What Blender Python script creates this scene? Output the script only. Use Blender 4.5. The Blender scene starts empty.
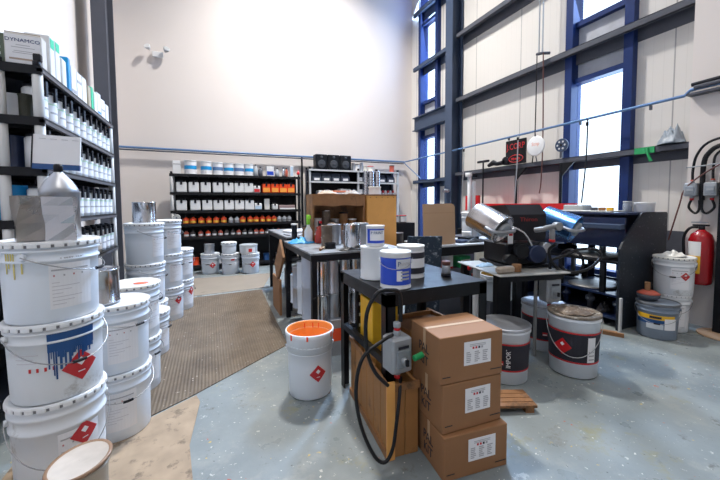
import bpy, bmesh, math, random
from mathutils import Vector, Matrix, noise
PI = math.pi
rnd = random.Random(7)
S = bpy.context.scene
EXPO = -1.3
COL = S.collection

# ------------------------------------------------------------------ materials
MATS = {}
def mat(name, col, rough=0.5, metal=0.0, var=0.08, scale=12.0, dirt=None, dirt_amt=0.5, dirt_scale=5.0, bump=0.0, emit=None, coat=0.0, rvar=0.0):
    if name in MATS: return MATS[name]
    m = bpy.data.materials.new(name); m.use_nodes = True
    nt = m.node_tree; N = nt.nodes; L = nt.links
    b = N['Principled BSDF']
    b.inputs['Roughness'].default_value = rough; b.inputs['Metallic'].default_value = metal
    b.inputs['Coat Weight'].default_value = coat
    if max(col) < .13 and metal < .35 and not coat: b.inputs['Specular IOR Level'].default_value = .22
    tc = N.new('ShaderNodeTexCoord')
    n = N.new('ShaderNodeTexNoise'); n.inputs['Scale'].default_value = scale; n.inputs['Detail'].default_value = 5
    L.new(tc.outputs['Object'], n.inputs['Vector'])
    mx = N.new('ShaderNodeMix'); mx.data_type = 'RGBA'
    mx.inputs[6].default_value = tuple(max(0, c*(1-var)) for c in col)+(1,)
    mx.inputs[7].default_value = tuple(min(1, c*(1+var)) for c in col)+(1,)
    L.new(n.outputs[0], mx.inputs[0])
    out = mx.outputs[2]
    if dirt:
        n2 = N.new('ShaderNodeTexNoise'); n2.inputs['Scale'].default_value = dirt_scale; n2.inputs['Detail'].default_value = 8; n2.inputs['Roughness'].default_value = .7
        L.new(tc.outputs['Object'], n2.inputs['Vector'])
        r = N.new('ShaderNodeValToRGB'); r.color_ramp.elements[0].position = 1-dirt_amt; r.color_ramp.elements[1].position = min(1, 1-dirt_amt+.12)
        L.new(n2.outputs[0], r.inputs[0])
        m2 = N.new('ShaderNodeMix'); m2.data_type = 'RGBA'; m2.inputs[7].default_value = tuple(dirt)+(1,)
        L.new(r.outputs[0], m2.inputs[0]); L.new(out, m2.inputs[6]); out = m2.outputs[2]
    L.new(out, b.inputs['Base Color'])
    if rvar:
        mr = N.new('ShaderNodeMapRange'); mr.inputs[3].default_value = max(0.02, rough-rvar); mr.inputs[4].default_value = rough+rvar
        L.new(n.outputs[0], mr.inputs[0]); L.new(mr.outputs[0], b.inputs['Roughness'])
    if bump:
        bp = N.new('ShaderNodeBump'); bp.inputs['Strength'].default_value = bump; bp.inputs['Distance'].default_value = .01
        L.new(n.outputs[0], bp.inputs['Height']); L.new(bp.outputs[0], b.inputs['Normal'])
    if emit:
        b.inputs['Emission Color'].default_value = tuple(emit[:3])+(1,); b.inputs['Emission Strength'].default_value = emit[3]
    MATS[name] = m
    return m

wall_paint = mat('warm white wall paint', (.76, .70, .665), .7, var=.02, scale=1.5)
ceil_paint = mat('ceiling paint', (.55, .55, .56), .8)
steel_blue = mat('blue grey steel paint', (.045, .065, .11), .45, .0, .08, 8)
steel_grey = mat('grey steel paint', (.085, .09, .11), .5, 0, .1, 6)
steel_flare_blue = mat('flare blue window frame', (.010, .028, .12), .4, 0, .1)  # blue of the window flare put into the frame colour
pail_white = mat('white pail plastic', (.76, .80, .85), .33, 0, .02, 6, dirt=(.60, .57, .52), dirt_amt=.36, dirt_scale=6)
pail_dirty = mat('stained white pail plastic', (.74, .755, .77), .38, 0, .04, 9, dirt=(.36, .34, .31), dirt_amt=.42, dirt_scale=5)
lid_white = mat('white lid', (.80, .80, .80), .35, 0, .03, 9, dirt=(.42, .36, .28), dirt_amt=.36, dirt_scale=14)
lid_cream = mat('cream lid', (.82, .80, .74), .4, 0, .03, 9, dirt=(.55, .45, .3), dirt_amt=.34, dirt_scale=9)
tin = mat('shiny tin plate', (.62, .62, .64), .22, 1.0, .12, 6, rvar=.08)
tin_dull = mat('dull tin plate', (.45, .46, .49), .38, .9, .25, 9, dirt=(.18, .17, .16), dirt_amt=.4)
tin_bronze = mat('stained tin plate', (.40, .37, .34), .3, .95, .35, 9, rvar=.1)
rusty = mat('rusty can', (.16, .12, .09), .6, .4, .5, 20, dirt=(.30, .24, .19), dirt_amt=.45, dirt_scale=18)
wire = mat('galvanised wire', (.35, .35, .36), .35, 1)
black_pl = mat('black plastic', (.012, .012, .016), .4, 0, .3)
black_steel = mat('black steel', (.009, .010, .013), .38, .1, .4, 10, dirt=(.06, .065, .07), dirt_amt=.36, dirt_scale=10, rvar=.12)
dark_blue = mat('dark blue enamel', (.010, .022, .07), .32, .1, .3, 10, rvar=.1, coat=.3)
shelf_black = mat('black shelf', (.012, .012, .014), .55, 0, .3)
post_white = mat('white shelf post', (.70, .69, .67), .45, 0, .04, dirt=(.4, .36, .3), dirt_amt=.32)
paper = mat('paper label', (.82, .81, .82), .6, 0, .03)
ink = mat('dark ink', (.03, .03, .04), .6)
ink_grey = mat('grey ink', (.42, .41, .42), .6)
red_ink = mat('red ink', (.55, .02, .02), .5)
red_lab = mat('red diamond label', (.52, .02, .025), .45, 0, .06, 30)
red_faint = mat('faded red print', (.55, .22, .22), .6)
faint = mat('faint grey print', (.60, .58, .60), .6)
gasket = mat('shaded gasket', (.16, .16, .17), .6)  # gasket ring; its dark grey carries the shade between the lid lugs
white_ink = mat('white ink', (.85, .85, .85), .5)
blue_paint = mat('deep blue paint', (.010, .065, .21), .35, 0, .15, 9)
blue_lab = mat('royal blue label', (.012, .06, .50), .32, 0, .05)
cyan_lab = mat('cyan label', (.01, .30, .65), .4)
green_lab = mat('mint green label', (.02, .55, .30), .4)
palegreen = mat('pale green line', (.55, .72, .55), .5)
orange_pl = mat('orange paint', (.85, .07, .01), .4, 0, .1, 9)
orange_in = mat('orange stained plastic', (.85, .33, .08), .45, 0, .12, 8, dirt=(.65, .1, .02), dirt_amt=.4, dirt_scale=7)
yellow_pl = mat('yellow plastic', (.75, .42, .02), .4, 0, .08)
yellow_in = mat('yellow stained interior', (.35, .24, .06), .5, 0, .3)
red_pl = mat('red paint', (.55, .010, .015), .35, 0, .08)
wood = mat('weathered pine', (.33, .15, .045), .6, 0, .25, 7, dirt=(.16, .08, .03), dirt_amt=.42, dirt_scale=6, bump=.3)
ply = mat('orange plywood', (.72, .35, .09), .5, 0, .18, 5, dirt=(.35, .16, .05), dirt_amt=.38, dirt_scale=12)
brown_wood = mat('stained brown wood', (.26, .12, .045), .6, 0, .4, 8, dirt=(.09, .045, .02), dirt_amt=.48, dirt_scale=6)
card = mat('cardboard', (.27, .13, .055), .75, 0, .06, 12)
card_tan = mat('tan cardboard', (.47, .30, .18), .75, 0, .05, 6)
card_dirty = mat('dirty floor cardboard', (.33, .245, .165), .7, 0, .4, 9, dirt=(.15, .11, .075), dirt_amt=.45, dirt_scale=11)
bench_grey = mat('paint smeared bench top', (.27, .28, .29), .4, .2, .35, 9, dirt=(.07, .07, .08), dirt_amt=.5, dirt_scale=7, rvar=.12)
bench_black = mat('dark bench steel', (.014, .014, .017), .45, .3, .4, 9, dirt=(.16, .15, .14), dirt_amt=.38, dirt_scale=12)
alu = mat('grey aluminium box', (.36, .38, .40), .42, .4, .08, 15)
hose_blk = mat('black rubber hose', (.012, .012, .014), .45)
pipe_blue = mat('blue grey air pipe', (.10, .20, .38), .4)
pipe_grey = mat('pipe grey', (.22, .22, .22), .45)
grey_pl = mat('grey plastic', (.36, .38, .40), .5)
green_tape = mat('green tape', (.01, .30, .09), .5)
green_lime = mat('lime green plastic', (.25, .65, .03), .4)
glove_blue = mat('light blue nitrile', (.04, .35, .75), .5, 0, .15, 30)
splat = mat('paint splattered dark board', (.022, .035, .055), .4, .0, .4, 20, dirt=(.26, .29, .33), dirt_amt=.45, dirt_scale=22)
tank_side = mat('splattered slate panel', (.020, .026, .036), .4, .0, .2, 8, dirt=(.30, .31, .33), dirt_amt=.40, dirt_scale=32)
mixer_top = mat('worn pale table steel', (.40, .40, .38), .4, .3, .15, 12, dirt=(.12, .11, .10), dirt_amt=.42, dirt_scale=14)
poly_trans = mat('cloudy plastic', (.42, .36, .29), .35, 0, .25, 9)
brass = mat('brass', (.5, .35, .12), .3, 1)
pail_grey = mat('blue grey pail plastic', (.19, .23, .29), .38, 0, .1, 9, dirt=(.10, .11, .13), dirt_amt=.36)
plast_bag = mat('grey plastic bag', (.26, .30, .34), .35, 0, .3, 30)
terracotta = mat('terracotta plastic', (.50, .10, .06), .5)
lamp_glow = mat('lamp diffuser', (.9, .9, .9), .5, emit=(1, .97, .92, 4))

def wood_grain(m):
    return m

def window_glass():
    m = bpy.data.materials.new('window glass'); m.use_nodes = True
    nt = m.node_tree; N = nt.nodes; L = nt.links
    for n in list(N): N.remove(n)
    o = N.new('ShaderNodeOutputMaterial'); t = N.new('ShaderNodeBsdfTransparent'); g = N.new('ShaderNodeBsdfGlossy')
    t.inputs[0].default_value = (.93, .97, 1, 1); g.inputs['Roughness'].default_value = .03
    mx = N.new('ShaderNodeMixShader'); mx.inputs[0].default_value = .06
    L.new(t.outputs[0], mx.inputs[1]); L.new(g.outputs[0], mx.inputs[2]); L.new(mx.outputs[0], o.inputs[0])
    return m
glass = window_glass()
frosted = mat('frosted window panel', (.46, .48, .53), .5, 0, .3, 8)

def cladding_mat():
    m = bpy.data.materials.new('ribbed white wall cladding'); m.use_nodes = True
    nt = m.node_tree; N = nt.nodes; L = nt.links; b = N['Principled BSDF']
    b.inputs['Roughness'].default_value = .45
    tc = N.new('ShaderNodeTexCoord'); sp = N.new('ShaderNodeSeparateXYZ'); L.new(tc.outputs['Object'], sp.inputs[0])
    def math_(op, a, v=None, w=None):
        n = N.new('ShaderNodeMath'); n.operation = op
        L.new(a, n.inputs[0])
        if v is not None: n.inputs[1].default_value = v
        if w is not None: n.inputs[2].default_value = w
        return n.outputs[0]
    f = math_('FRACT', math_('DIVIDE', sp.outputs[1], 1.05))
    seam = math_('LESS_THAN', f, .014)
    rib = math_('FRACT', math_('DIVIDE', sp.outputs[1], .105))
    ribm = math_('LESS_THAN', rib, .06)
    mx = N.new('ShaderNodeMix'); mx.data_type = 'RGBA'
    mx.inputs[6].default_value = (.72, .69, .65, 1); mx.inputs[7].default_value = (.38, .37, .36, 1); L.new(seam, mx.inputs[0])
    m2 = N.new('ShaderNodeMix'); m2.data_type = 'RGBA'; m2.blend_type = 'MULTIPLY'; m2.inputs[7].default_value = (.93, .93, .93, 1)
    L.new(ribm, m2.inputs[0]); L.new(mx.outputs[2], m2.inputs[6]); L.new(m2.outputs[2], b.inputs['Base Color'])
    bp = N.new('ShaderNodeBump'); bp.inputs['Strength'].default_value = .3; bp.inputs['Distance'].default_value = .004; bp.invert = True
    L.new(ribm, bp.inputs['Height']); L.new(bp.outputs[0], b.inputs['Normal'])
    return m
cladding = cladding_mat()

def floor_mat():
    m = bpy.data.materials.new('paint splattered blue grey concrete'); m.use_nodes = True
    nt = m.node_tree; N = nt.nodes; L = nt.links; b = N['Principled BSDF']
    tc = N.new('ShaderNodeTexCoord')
    def no(scale, det=6, rough=.6, off=0):
        mp = N.new('ShaderNodeMapping'); mp.inputs['Location'].default_value = (off, off*.7, 0); L.new(tc.outputs['Object'], mp.inputs[0])
        n = N.new('ShaderNodeTexNoise'); n.inputs['Scale'].default_value = scale; n.inputs['Detail'].default_value = det; n.inputs['Roughness'].default_value = rough
        L.new(mp.outputs[0], n.inputs['Vector']); return n.outputs[0]
    def ramp(src, a, b_):
        r = N.new('ShaderNodeValToRGB'); r.color_ramp.elements[0].position = a; r.color_ramp.elements[1].position = b_; L.new(src, r.inputs[0]); return r.outputs[0]
    def mix(f, a, colb):
        x = N.new('ShaderNodeMix'); x.data_type = 'RGBA'; L.new(f, x.inputs[0])
        if isinstance(a, tuple): x.inputs[6].default_value = a
        else: L.new(a, x.inputs[6])
        x.inputs[7].default_value = colb; return x.outputs[2]
    c = mix(ramp(no(1.3), .35, .65), (.17, .20, .21, 1), (.26, .29, .29, 1))
    c = mix(ramp(no(3.5, 8, .7, 5), .55, .72), c, (.30, .31, .29, 1))
    c = mix(ramp(no(2.2, 8, .7, 11), .60, .72), c, (.26, .24, .11, 1))
    c = mix(ramp(no(9, 8, .75, 3), .60, .70), c, (.11, .115, .11, 1))
    c = mix(ramp(no(2.6, 10, .8, 60), .58, .70), c, (.17, .16, .13, 1))
    c = mix(ramp(no(45, 3, .5, 91), .70, .72), c, (.62, .62, .58, 1))
    c = mix(ramp(no(26, 4, .6, 9), .655, .685), c, (.50, .51, .49, 1))
    c = mix(ramp(no(6, 9, .75, 77), .64, .67), c, (.40, .42, .41, 1))
    c = mix(ramp(no(38, 4, .6, 21), .68, .71), c, (.07, .08, .09, 1))
    c = mix(ramp(no(16, 3, .5, 31), .70, .73), c, (.55, .40, .10, 1))
    c = mix(ramp(no(14, 3, .5, 47), .715, .74), c, (.45, .10, .06, 1))
    L.new(c, b.inputs['Base Color'])
    mr = N.new('ShaderNodeMapRange'); mr.inputs[1].default_value = .3; mr.inputs[2].default_value = .7; mr.inputs[3].default_value = .22; mr.inputs[4].default_value = .5
    L.new(no(4, 6, .6, 2), mr.inputs[0]); L.new(mr.outputs[0], b.inputs['Roughness'])
    bp = N.new('ShaderNodeBump'); bp.inputs['Strength'].default_value = .12; bp.inputs['Distance'].default_value = .01
    L.new(no(14), bp.inputs['Height']); L.new(bp.outputs[0], b.inputs['Normal'])
    return m
floor_m = floor_mat()

def mat_rubber():
    m = bpy.data.materials.new('ribbed brown floor mat'); m.use_nodes = True
    nt = m.node_tree; N = nt.nodes; L = nt.links; b = N['Principled BSDF']; b.inputs['Roughness'].default_value = .55
    tc = N.new('ShaderNodeTexCoord')
    n = N.new('ShaderNodeTexNoise'); n.inputs['Scale'].default_value = 3; n.inputs['Detail'].default_value = 8; n.inputs['Roughness'].default_value = .7
    L.new(tc.outputs['Object'], n.inputs['Vector'])
    r = N.new('ShaderNodeValToRGB'); r.color_ramp.elements[0].position = .3; r.color_ramp.elements[0].color = (.085, .062, .042, 1)
    r.color_ramp.elements[1].position = .7; r.color_ramp.elements[1].color = (.19, .145, .10, 1); L.new(n.outputs[0], r.inputs[0])
    v = N.new('ShaderNodeTexNoise'); v.inputs['Scale'].default_value = 45; v.inputs['Detail'].default_value = 3; L.new(tc.outputs['Object'], v.inputs['Vector'])
    rv = N.new('ShaderNodeValToRGB'); rv.color_ramp.elements[0].position = .69; rv.color_ramp.elements[1].position = .73; L.new(v.outputs[0], rv.inputs[0])
    mx = N.new('ShaderNodeMix'); mx.data_type = 'RGBA'; mx.inputs[7].default_value = (.5, .46, .4, 1); L.new(rv.outputs[0], mx.inputs[0]); L.new(r.outputs[0], mx.inputs[6])
    w = N.new('ShaderNodeTexWave'); w.bands_direction = 'X'; w.inputs['Scale'].default_value = 14; w.inputs['Distortion'].default_value = .6; L.new(tc.outputs['Object'], w.inputs['Vector'])
    m2 = N.new('ShaderNodeMix'); m2.data_type = 'RGBA'; m2.blend_type = 'MULTIPLY'; m2.inputs[0].default_value = .2
    L.new(mx.outputs[2], m2.inputs[6]); L.new(w.outputs[0], m2.inputs[7]); L.new(m2.outputs[2], b.inputs['Base Color'])
    bp = N.new('ShaderNodeBump'); bp.inputs['Strength'].default_value = .5; bp.inputs['Distance'].default_value = .004
    L.new(w.outputs[0], bp.inputs['Height']); L.new(bp.outputs[0], b.inputs['Normal'])
    return m
mat_floor_mat = mat_rubber()

# ------------------------------------------------------------------ mesh builder
class MB:
    def __init__(s): s.v = []; s.f = []; s.m = []; s.ms = []; s.sm = []
    def mi(s, m):
        if m not in s.ms: s.ms.append(m)
        return s.ms.index(m)
    def add(s, vs, fs, m, smooth=False, M=None):
        o = len(s.v); i = s.mi(m)
        s.v += [(M @ Vector(v))[:] if M else tuple(v) for v in vs]
        for f in fs: s.f.append([o+k for k in f]); s.m.append(i); s.sm.append(smooth)
        return s
    def box(s, x0, x1, y0, y1, z0, z1, m, M=None):
        vs = [(x, y, z) for z in (z0, z1) for y in (y0, y1) for x in (x0, x1)]
        fs = [(0, 2, 3, 1), (4, 5, 7, 6), (0, 1, 5, 4), (2, 6, 7, 3), (0, 4, 6, 2), (1, 3, 7, 5)]
        return s.add(vs, fs, m, False, M)
    def rbox(s, x0, x1, y0, y1, z0, z1, m, r=.006, M=None):
        # box with chamfered vertical edges and top
        P = []
        for (x, y, sx, sy) in ((x0, y0, 1, 1), (x1, y0, -1, 1), (x1, y1, -1, -1), (x0, y1, 1, -1)):
            a, b = (x+sx*r, y), (x, y+sy*r)
            P += [b, a] if (sx, sy) in ((1, 1), (-1, -1)) else [a, b]
        def ring(z, ins):
            cx, cy = (x0+x1)/2, (y0+y1)/2; w, h = (x1-x0)/2, (y1-y0)/2
            return [(cx+(p[0]-cx)*(w-ins)/w, cy+(p[1]-cy)*(h-ins)/h, z) for p in P]
        rs = [ring(z0, r), ring(z0+r, 0), ring(z1-r, 0), ring(z1, r)]
        vs = sum(rs, []); fs = []
        for k in range(3):
            for i in range(8): j = (i+1) % 8; fs.append((k*8+i, k*8+j, k*8+8+j, k*8+8+i))
        fs.append(tuple(reversed(range(8)))); fs.append(tuple(24+i for i in range(8)))
        return s.add(vs, fs, m, False, M)
    def lathe(s, prof, m, n=32, smooth=True, M=None, cap0=False, cap1=False):
        # prof: list of (r, z); m may be a list per segment
        vs = []
        for (r, z) in prof:
            for i in range(n): a = 2*PI*i/n; vs.append((r*math.cos(a), r*math.sin(a), z))
        o = len(s.v); s.v += [(M @ Vector(v))[:] if M else v for v in vs]
        for k in range(len(prof)-1):
            mm = m[min(k, len(m)-1)] if isinstance(m, list) else m; i_ = s.mi(mm)
            for i in range(n):
                j = (i+1) % n; s.f.append([o+k*n+i, o+k*n+j, o+k*n+n+j, o+k*n+n+i]); s.m.append(i_); s.sm.append(smooth)
        m0 = m[0] if isinstance(m, list) else m; m1 = m[-1] if isinstance(m, list) else m
        if cap0: s.f.append([o+i for i in reversed(range(n))]); s.m.append(s.mi(m0)); s.sm.append(False)
        if cap1: s.f.append([o+(len(prof)-1)*n+i for i in range(n)]); s.m.append(s.mi(m1)); s.sm.append(False)
        return s
    def cyl(s, r, z0, z1, m, n=24, M=None, x=0, y=0):
        T = Matrix.Translation((x, y, 0)); M = (M @ T) if M else T
        c = min(r*.08, .004)
        return s.lathe([(r-c, z0), (r, z0+c), (r, z1-c), (r-c, z1)], m, n, True, M, True, True)
    def tube(s, pts, r, m, n=8, smoothpts=0):
        P = [Vector(p) for p in pts]
        if smoothpts:
            Q = []
            for i in range(len(P)-1):
                p0 = P[max(0, i-1)]; p1 = P[i]; p2 = P[i+1]; p3 = P[min(len(P)-1, i+2)]
                for k in range(smoothpts):
                    t = k/smoothpts
                    Q.append(.5*((2*p1)+(-p0+p2)*t+(2*p0-5*p1+4*p2-p3)*t*t+(-p0+3*p1-3*p2+p3)*t**3))
            Q.append(P[-1]); P = Q
        vs = []; up = None
        for i, p in enumerate(P):
            d = (P[min(i+1, len(P)-1)]-P[max(0, i-1)]).normalized()
            if up is None: up = Vector((0, 0, 1)) if abs(d.z) < .9 else Vector((1, 0, 0))
            a = (up-d*up.dot(d)).normalized(); b = d.cross(a); up = a
            rr = r[i] if isinstance(r, list) else r
            for k in range(n): t = 2*PI*k/n; vs.append((p+a*math.cos(t)*rr+b*math.sin(t)*rr)[:])
        fs = [(i*n+k, i*n+(k+1) % n, (i+1)*n+(k+1) % n, (i+1)*n+k) for i in range(len(P)-1) for k in range(n)]
        s.add(vs, fs, m, True)
        s.add([vs[k] for k in range(n)], [tuple(reversed(range(n)))], m); s.add([vs[-n+k] for k in range(n)], [tuple(range(n))], m)
        return s
    def prism(s, poly, ax, a0, a1, m, M=None):
        # poly of 2D points, extruded along axis ax ('x','y','z')
        def P(u, v, w): return {'x': (w, u, v), 'y': (u, w, v), 'z': (u, v, w)}[ax]
        n = len(poly); vs = [P(u, v, a0) for u, v in poly]+[P(u, v, a1) for u, v in poly]
        fs = [tuple(reversed(range(n))), tuple(n+i for i in range(n))]+[(i, (i+1) % n, n+(i+1) % n, n+i) for i in range(n)]
        return s.add(vs, fs, m, False, M)
    def arc(s, r, a0, a1, z0, z1, m, t=.0012, r1=None):
        # curved patch on a cylinder (angle 0 faces -Y, positive towards +X)
        n = max(2, int(abs(a1-a0)/.09)); r1 = r if r1 is None else r1; vs = []
        for i in range(n+1):
            a = a0+(a1-a0)*i/n
            for (rr, z) in ((r, z0), (r+t, z0), (r1+t, z1), (r1, z1)): vs.append((rr*math.sin(a), -rr*math.cos(a), z))
        fs = []
        for i in range(n):
            for k in range(4): fs.append((i*4+k, i*4+4+k, i*4+4+(k+1) % 4, i*4+(k+1) % 4))
        fs += [(0, 1, 2, 3), (n*4+3, n*4+2, n*4+1, n*4)]
        return s.add(vs, fs, m, False)
    def diamond(s, r, ac, zc, h, m, t=.0016):
        n = 8; vs = []; fs = []
        for i in range(n+1):
            u = -1+2*i/n; w = (1-abs(u))*h
            a = ac+u*h/r
            for (rr, z) in ((r+t, zc-w), (r+t, zc+w), (r-.001, zc+w), (r-.001, zc-w)): vs.append((rr*math.sin(a), -rr*math.cos(a), z))
        for i in range(n):
            for k in range(4): fs.append((i*4+k, i*4+4+k, i*4+4+(k+1) % 4, i*4+(k+1) % 4))
        return s.add(vs, fs, m)
    def build(s, name, parent=None, M=None):
        me = bpy.data.meshes.new(name)
        me.from_pydata([(M @ Vector(v))[:] if M else v for v in s.v], [], s.f)
        for m in s.ms: me.materials.append(m)
        me.polygons.foreach_set('material_index', s.m); me.polygons.foreach_set('use_smooth', s.sm)
        bm = bmesh.new(); bm.from_mesh(me); bmesh.ops.recalc_face_normals(bm, faces=bm.faces); bm.to_mesh(me); bm.free()
        me.update()
        o = bpy.data.objects.new(name, me); COL.objects.link(o)
        if parent: o.parent = parent
        return o

def tag(o, label, cat, group=None, kind=None):
    if label: o['label'] = label
    if cat: o['category'] = cat
    if group: o['group'] = group
    if kind: o['kind'] = kind
    return o
def thing(name, label, cat, loc=(0, 0, 0), rz=0, group=None, rot=None):
    o = bpy.data.objects.new(name, None); COL.objects.link(o); o.empty_display_size = .1
    o.location = loc; o.rotation_euler = rot if rot else (0, 0, rz)
    return tag(o, label, cat, group)
def struct(o): o['kind'] = 'structure'; return o
def dup(root, loc, rz=0, label=None, group=None, scale=None, rot=None):
    r = root.copy(); COL.objects.link(r); r.location = loc; r.rotation_euler = rot if rot else (0, 0, rz)
    if scale: r.scale = scale
    if label: r['label'] = label
    if group: r['group'] = group
    def kids(src, dst):
        for ch in list(src.children):
            c = ch.copy(); COL.objects.link(c); c.parent = dst; kids(ch, c)
    # children of the copy are looked up on the source only
    kids(root, r)
    return r
def solo(mb, name, label, cat, loc=(0, 0, 0), rz=0, group=None, rot=None):
    o = mb.build(name); o.location = loc; o.rotation_euler = rot if rot else (0, 0, rz)
    return tag(o, label, cat, group)

def text_geo(txt, size, depth=.0008, space=1.0):
    cu = bpy.data.curves.new('lettering', 'FONT'); cu.body = txt; cu.size = size; cu.extrude = depth; cu.align_x = 'CENTER'; cu.align_y = 'CENTER'
    cu.space_character = space; cu.resolution_u = 2
    o = bpy.data.objects.new('lettering_source', cu); COL.objects.link(o)
    dg = bpy.context.evaluated_depsgraph_get(); dg.update()
    me = bpy.data.meshes.new_from_object(o.evaluated_get(dg))
    vs = [v.co.copy() for v in me.vertices]; fs = [tuple(p.vertices) for p in me.polygons]
    bpy.data.objects.remove(o); bpy.data.curves.remove(cu); bpy.data.meshes.remove(me)
    return vs, fs
def put_text(mb, txt, size, m, M=None, cylr=None, ac=0, zc=0, rot=0, sx=1, depth=.0008, space=1.0):
    """flat: text in local XZ facing -Y transformed by M; cyl: wrapped on radius"""
    vs, fs = text_geo(txt, size, depth, space); out = []
    for v in vs:
        x, y = v.x*sx, v.y
        if rot: x, y = x*math.cos(rot)-y*math.sin(rot), x*math.sin(rot)+y*math.cos(rot)
        if cylr:
            a = ac+x/cylr; rr = cylr+v.z; out.append((rr*math.sin(a), -rr*math.cos(a), zc+y))
        else: out.append((x, -v.z, y))
    mb.add(out, fs, m, False, M)

# ------------------------------------------------------------------ room
RX, LX, BY, FY, CZ = 4.9, -1.62, 7.6, -4.5, 8.2
def slab(name, x0, x1, y0, y1, z0, z1, m): return struct(MB().box(x0, x1, y0, y1, z0, z1, m).build(name))
slab('floor', LX-.2, RX+.2, FY-.2, BY+.2, -.15, 0, floor_m)
slab('ceiling', LX-.2, RX+.2, FY-.2, BY+.2, CZ, CZ+.15, ceil_paint)
slab('wall_back', LX-.2, RX+.2, BY, BY+.2, 0, CZ, wall_paint)
slab('wall_left', LX-.2, LX, FY, BY, 0, CZ, wall_paint)
slab('wall_front', LX-.2, RX+.2, FY-.2, FY, 0, CZ, wall_paint)
W1 = (6.40, 7.12, .25, 7.9); W2 = (2.50, 3.33, .25, 7.9)
w = MB()
ys = [FY, W2[0], W2[1], W1[0], W1[1], BY]
w.box(RX, RX+.2, FY, W2[0], 0, CZ, cladding).box(RX, RX+.2, W2[1], W1[0], 0, CZ, cladding).box(RX, RX+.2, W1[1], BY, 0, CZ, cladding)
for a in (W1, W2): w.box(RX, RX+.2, a[0], a[1], 0, a[2], cladding).box(RX, RX+.2, a[0], a[1], a[3], CZ, cladding)
struct(w.build('wall_right'))
slab('wall_right_near', 4.5, RX, .6, 1.79, 0, CZ, wall_paint)
struct(MB().box(4.885, 4.9, 1.79, 2.46, 0, .92, steel_grey).build('baseboard_right'))

W2A, W2B = 3.0, 3.79
def window(name, W, transoms, frost):
    y0, y1, z0, z1 = W
    root = MB()
    t = .085 if name == 'window_2' else .07
    root.box(RX-.10, RX+.12, y0-.02, y0+t, z0, z1, steel_flare_blue).box(RX-.10, RX+.12, y1-t, y1+.02, z0, z1, steel_flare_blue)
    root.box(RX-.06, RX+.1, y0, y1, z0-.02, z0+t, steel_flare_blue).box(RX-.06, RX+.1, y0, y1, z1-t, z1, steel_flare_blue)
    for z in transoms: root.box(RX-.04, RX+.1, y0+t, y1-t, z-.035, z+.035, steel_flare_blue)
    r = struct(root.build(name))
    zs = [z0+t]+list(transoms)+[z1-t]
    for i in range(len(zs)-1):
        fr = i in frost
        MB().box(RX+.04, RX+.052, y0+t, y1-t, zs[i]+(.0 if i == 0 else .035), zs[i+1]-(.0 if i == len(zs)-2 else .035), frosted if fr else glass).build('pane', r)
    return r
window('window_1', W1, [2.88, 3.72, 5.6], [1])
window('window_2', W2, [W2A, W2B, 6.0], [1])

# steel frame on the right wall
def ibeam_v(x0, x1, y0, y1, z0, z1, m, t=.03, web='x'):
    b = MB()
    if web == 'x':  # flanges at x0 and x1
        b.box(x0, x0+t, y0, y1, z0, z1, m).box(x1-t, x1, y0, y1, z0, z1, m).box(x0+t, x1-t, (y0+y1)/2-t/2, (y0+y1)/2+t/2, z0, z1, m)
    else:
        b.box(x0, x1, y0, y0+t, z0, z1, m).box(x0, x1, y1-t, y1, z0, z1, m).box((x0+x1)/2-t/2, (x0+x1)/2+t/2, y0+t, y1-t, z0, z1, m)
    return b
struct(ibeam_v(4.60, 4.88, 5.62, 5.84, 0, CZ, steel_blue).build('trim_1'))
struct(ibeam_v(-1.44, -1.27, 5.9, 6.36, 0, CZ, steel_grey, web='y').build('trim_2'))
def girt(name, y0, y1, z, h=.07, d=.2, m=steel_grey):
    # Z-girt: top flange, web, lower lip
    b = MB(); b.box(RX-d, RX, y0, y1, z-.008, z, m).box(RX-d, RX-d+.01, y0, y1, z-h, z, m).box(RX-.012, RX, y0, y1, z-h*2.2, z, m).box(RX-d, RX-d+.05, y0, y1, z-h, z-h+.008, m)
    return struct(b.build(name))
girt('trim_3', 1.8, 5.62, 1.90, .075)
girt('trim_4', 1.8, 5.62, 3.42, .085)
girt('trim_5', 1.8, 5.62, 4.72, .085)
girt('trim_6', 5.86, 7.22, 1.83, .08, m=steel_blue)
girt('trim_7', 5.86, 7.22, 4.60, .09, m=steel_blue)
girt('trim_8', 5.86, 7.22, 5.90, .09, m=steel_blue)
b = MB(); b.box(RX-.2, RX, 5.86, 7.25, 3.37, 3.39, steel_blue).box(RX-.14, RX-.11, 5.86, 7.25, 3.08, 3.37, steel_blue).box(RX-.2, RX, 5.86, 7.25, 3.06, 3.08, steel_blue)
struct(b.build('trim_9'))
girt('trim_10', 1.8, 5.62, 6.0, .085)

# air pipe round the walls
b = MB(); b.tube([(-1.5, 7.5, 2.335), (4.62, 7.5, 2.33)], .022, pipe_blue, 8).tube([(-1.5, 7.5, 2.29), (4.6, 7.5, 2.285)], .014, steel_grey, 6)
b.tube([(4.62, 7.5, 2.33), (4.64, 1.9, 2.38), (4.44, 1.77, 2.375), (4.44, 1.0, 2.38)], .017, pipe_blue, 8)
for y in (6.9, 6.1, 5.3, 4.2, 3.0, 2.2): b.box(4.63, 4.66, y-.01, y+.01, 2.31, 2.36, steel_grey)
solo(b, 'air_pipe', 'blue air pipe running level along the back wall and the clad window wall', 'pipe')
solo(MB().tube([(4.44, 1.74, 2.39), (4.44, 1.0, 2.40)], .03, steel_grey, 8).box(4.40, 4.5, 1.30, 1.79, 2.315, 2.335, steel_grey), 'conduit', 'grey strut channel under the air pipe on the near white wall at right', 'conduit')
solo(MB().tube([(1.93, 7.52, 0.0), (1.93, 7.52, 2.32)], .022, black_steel, 8), 'drop_pipe', 'dark vertical pipe dropping down the back wall between the two shelf racks', 'pipe')
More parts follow.
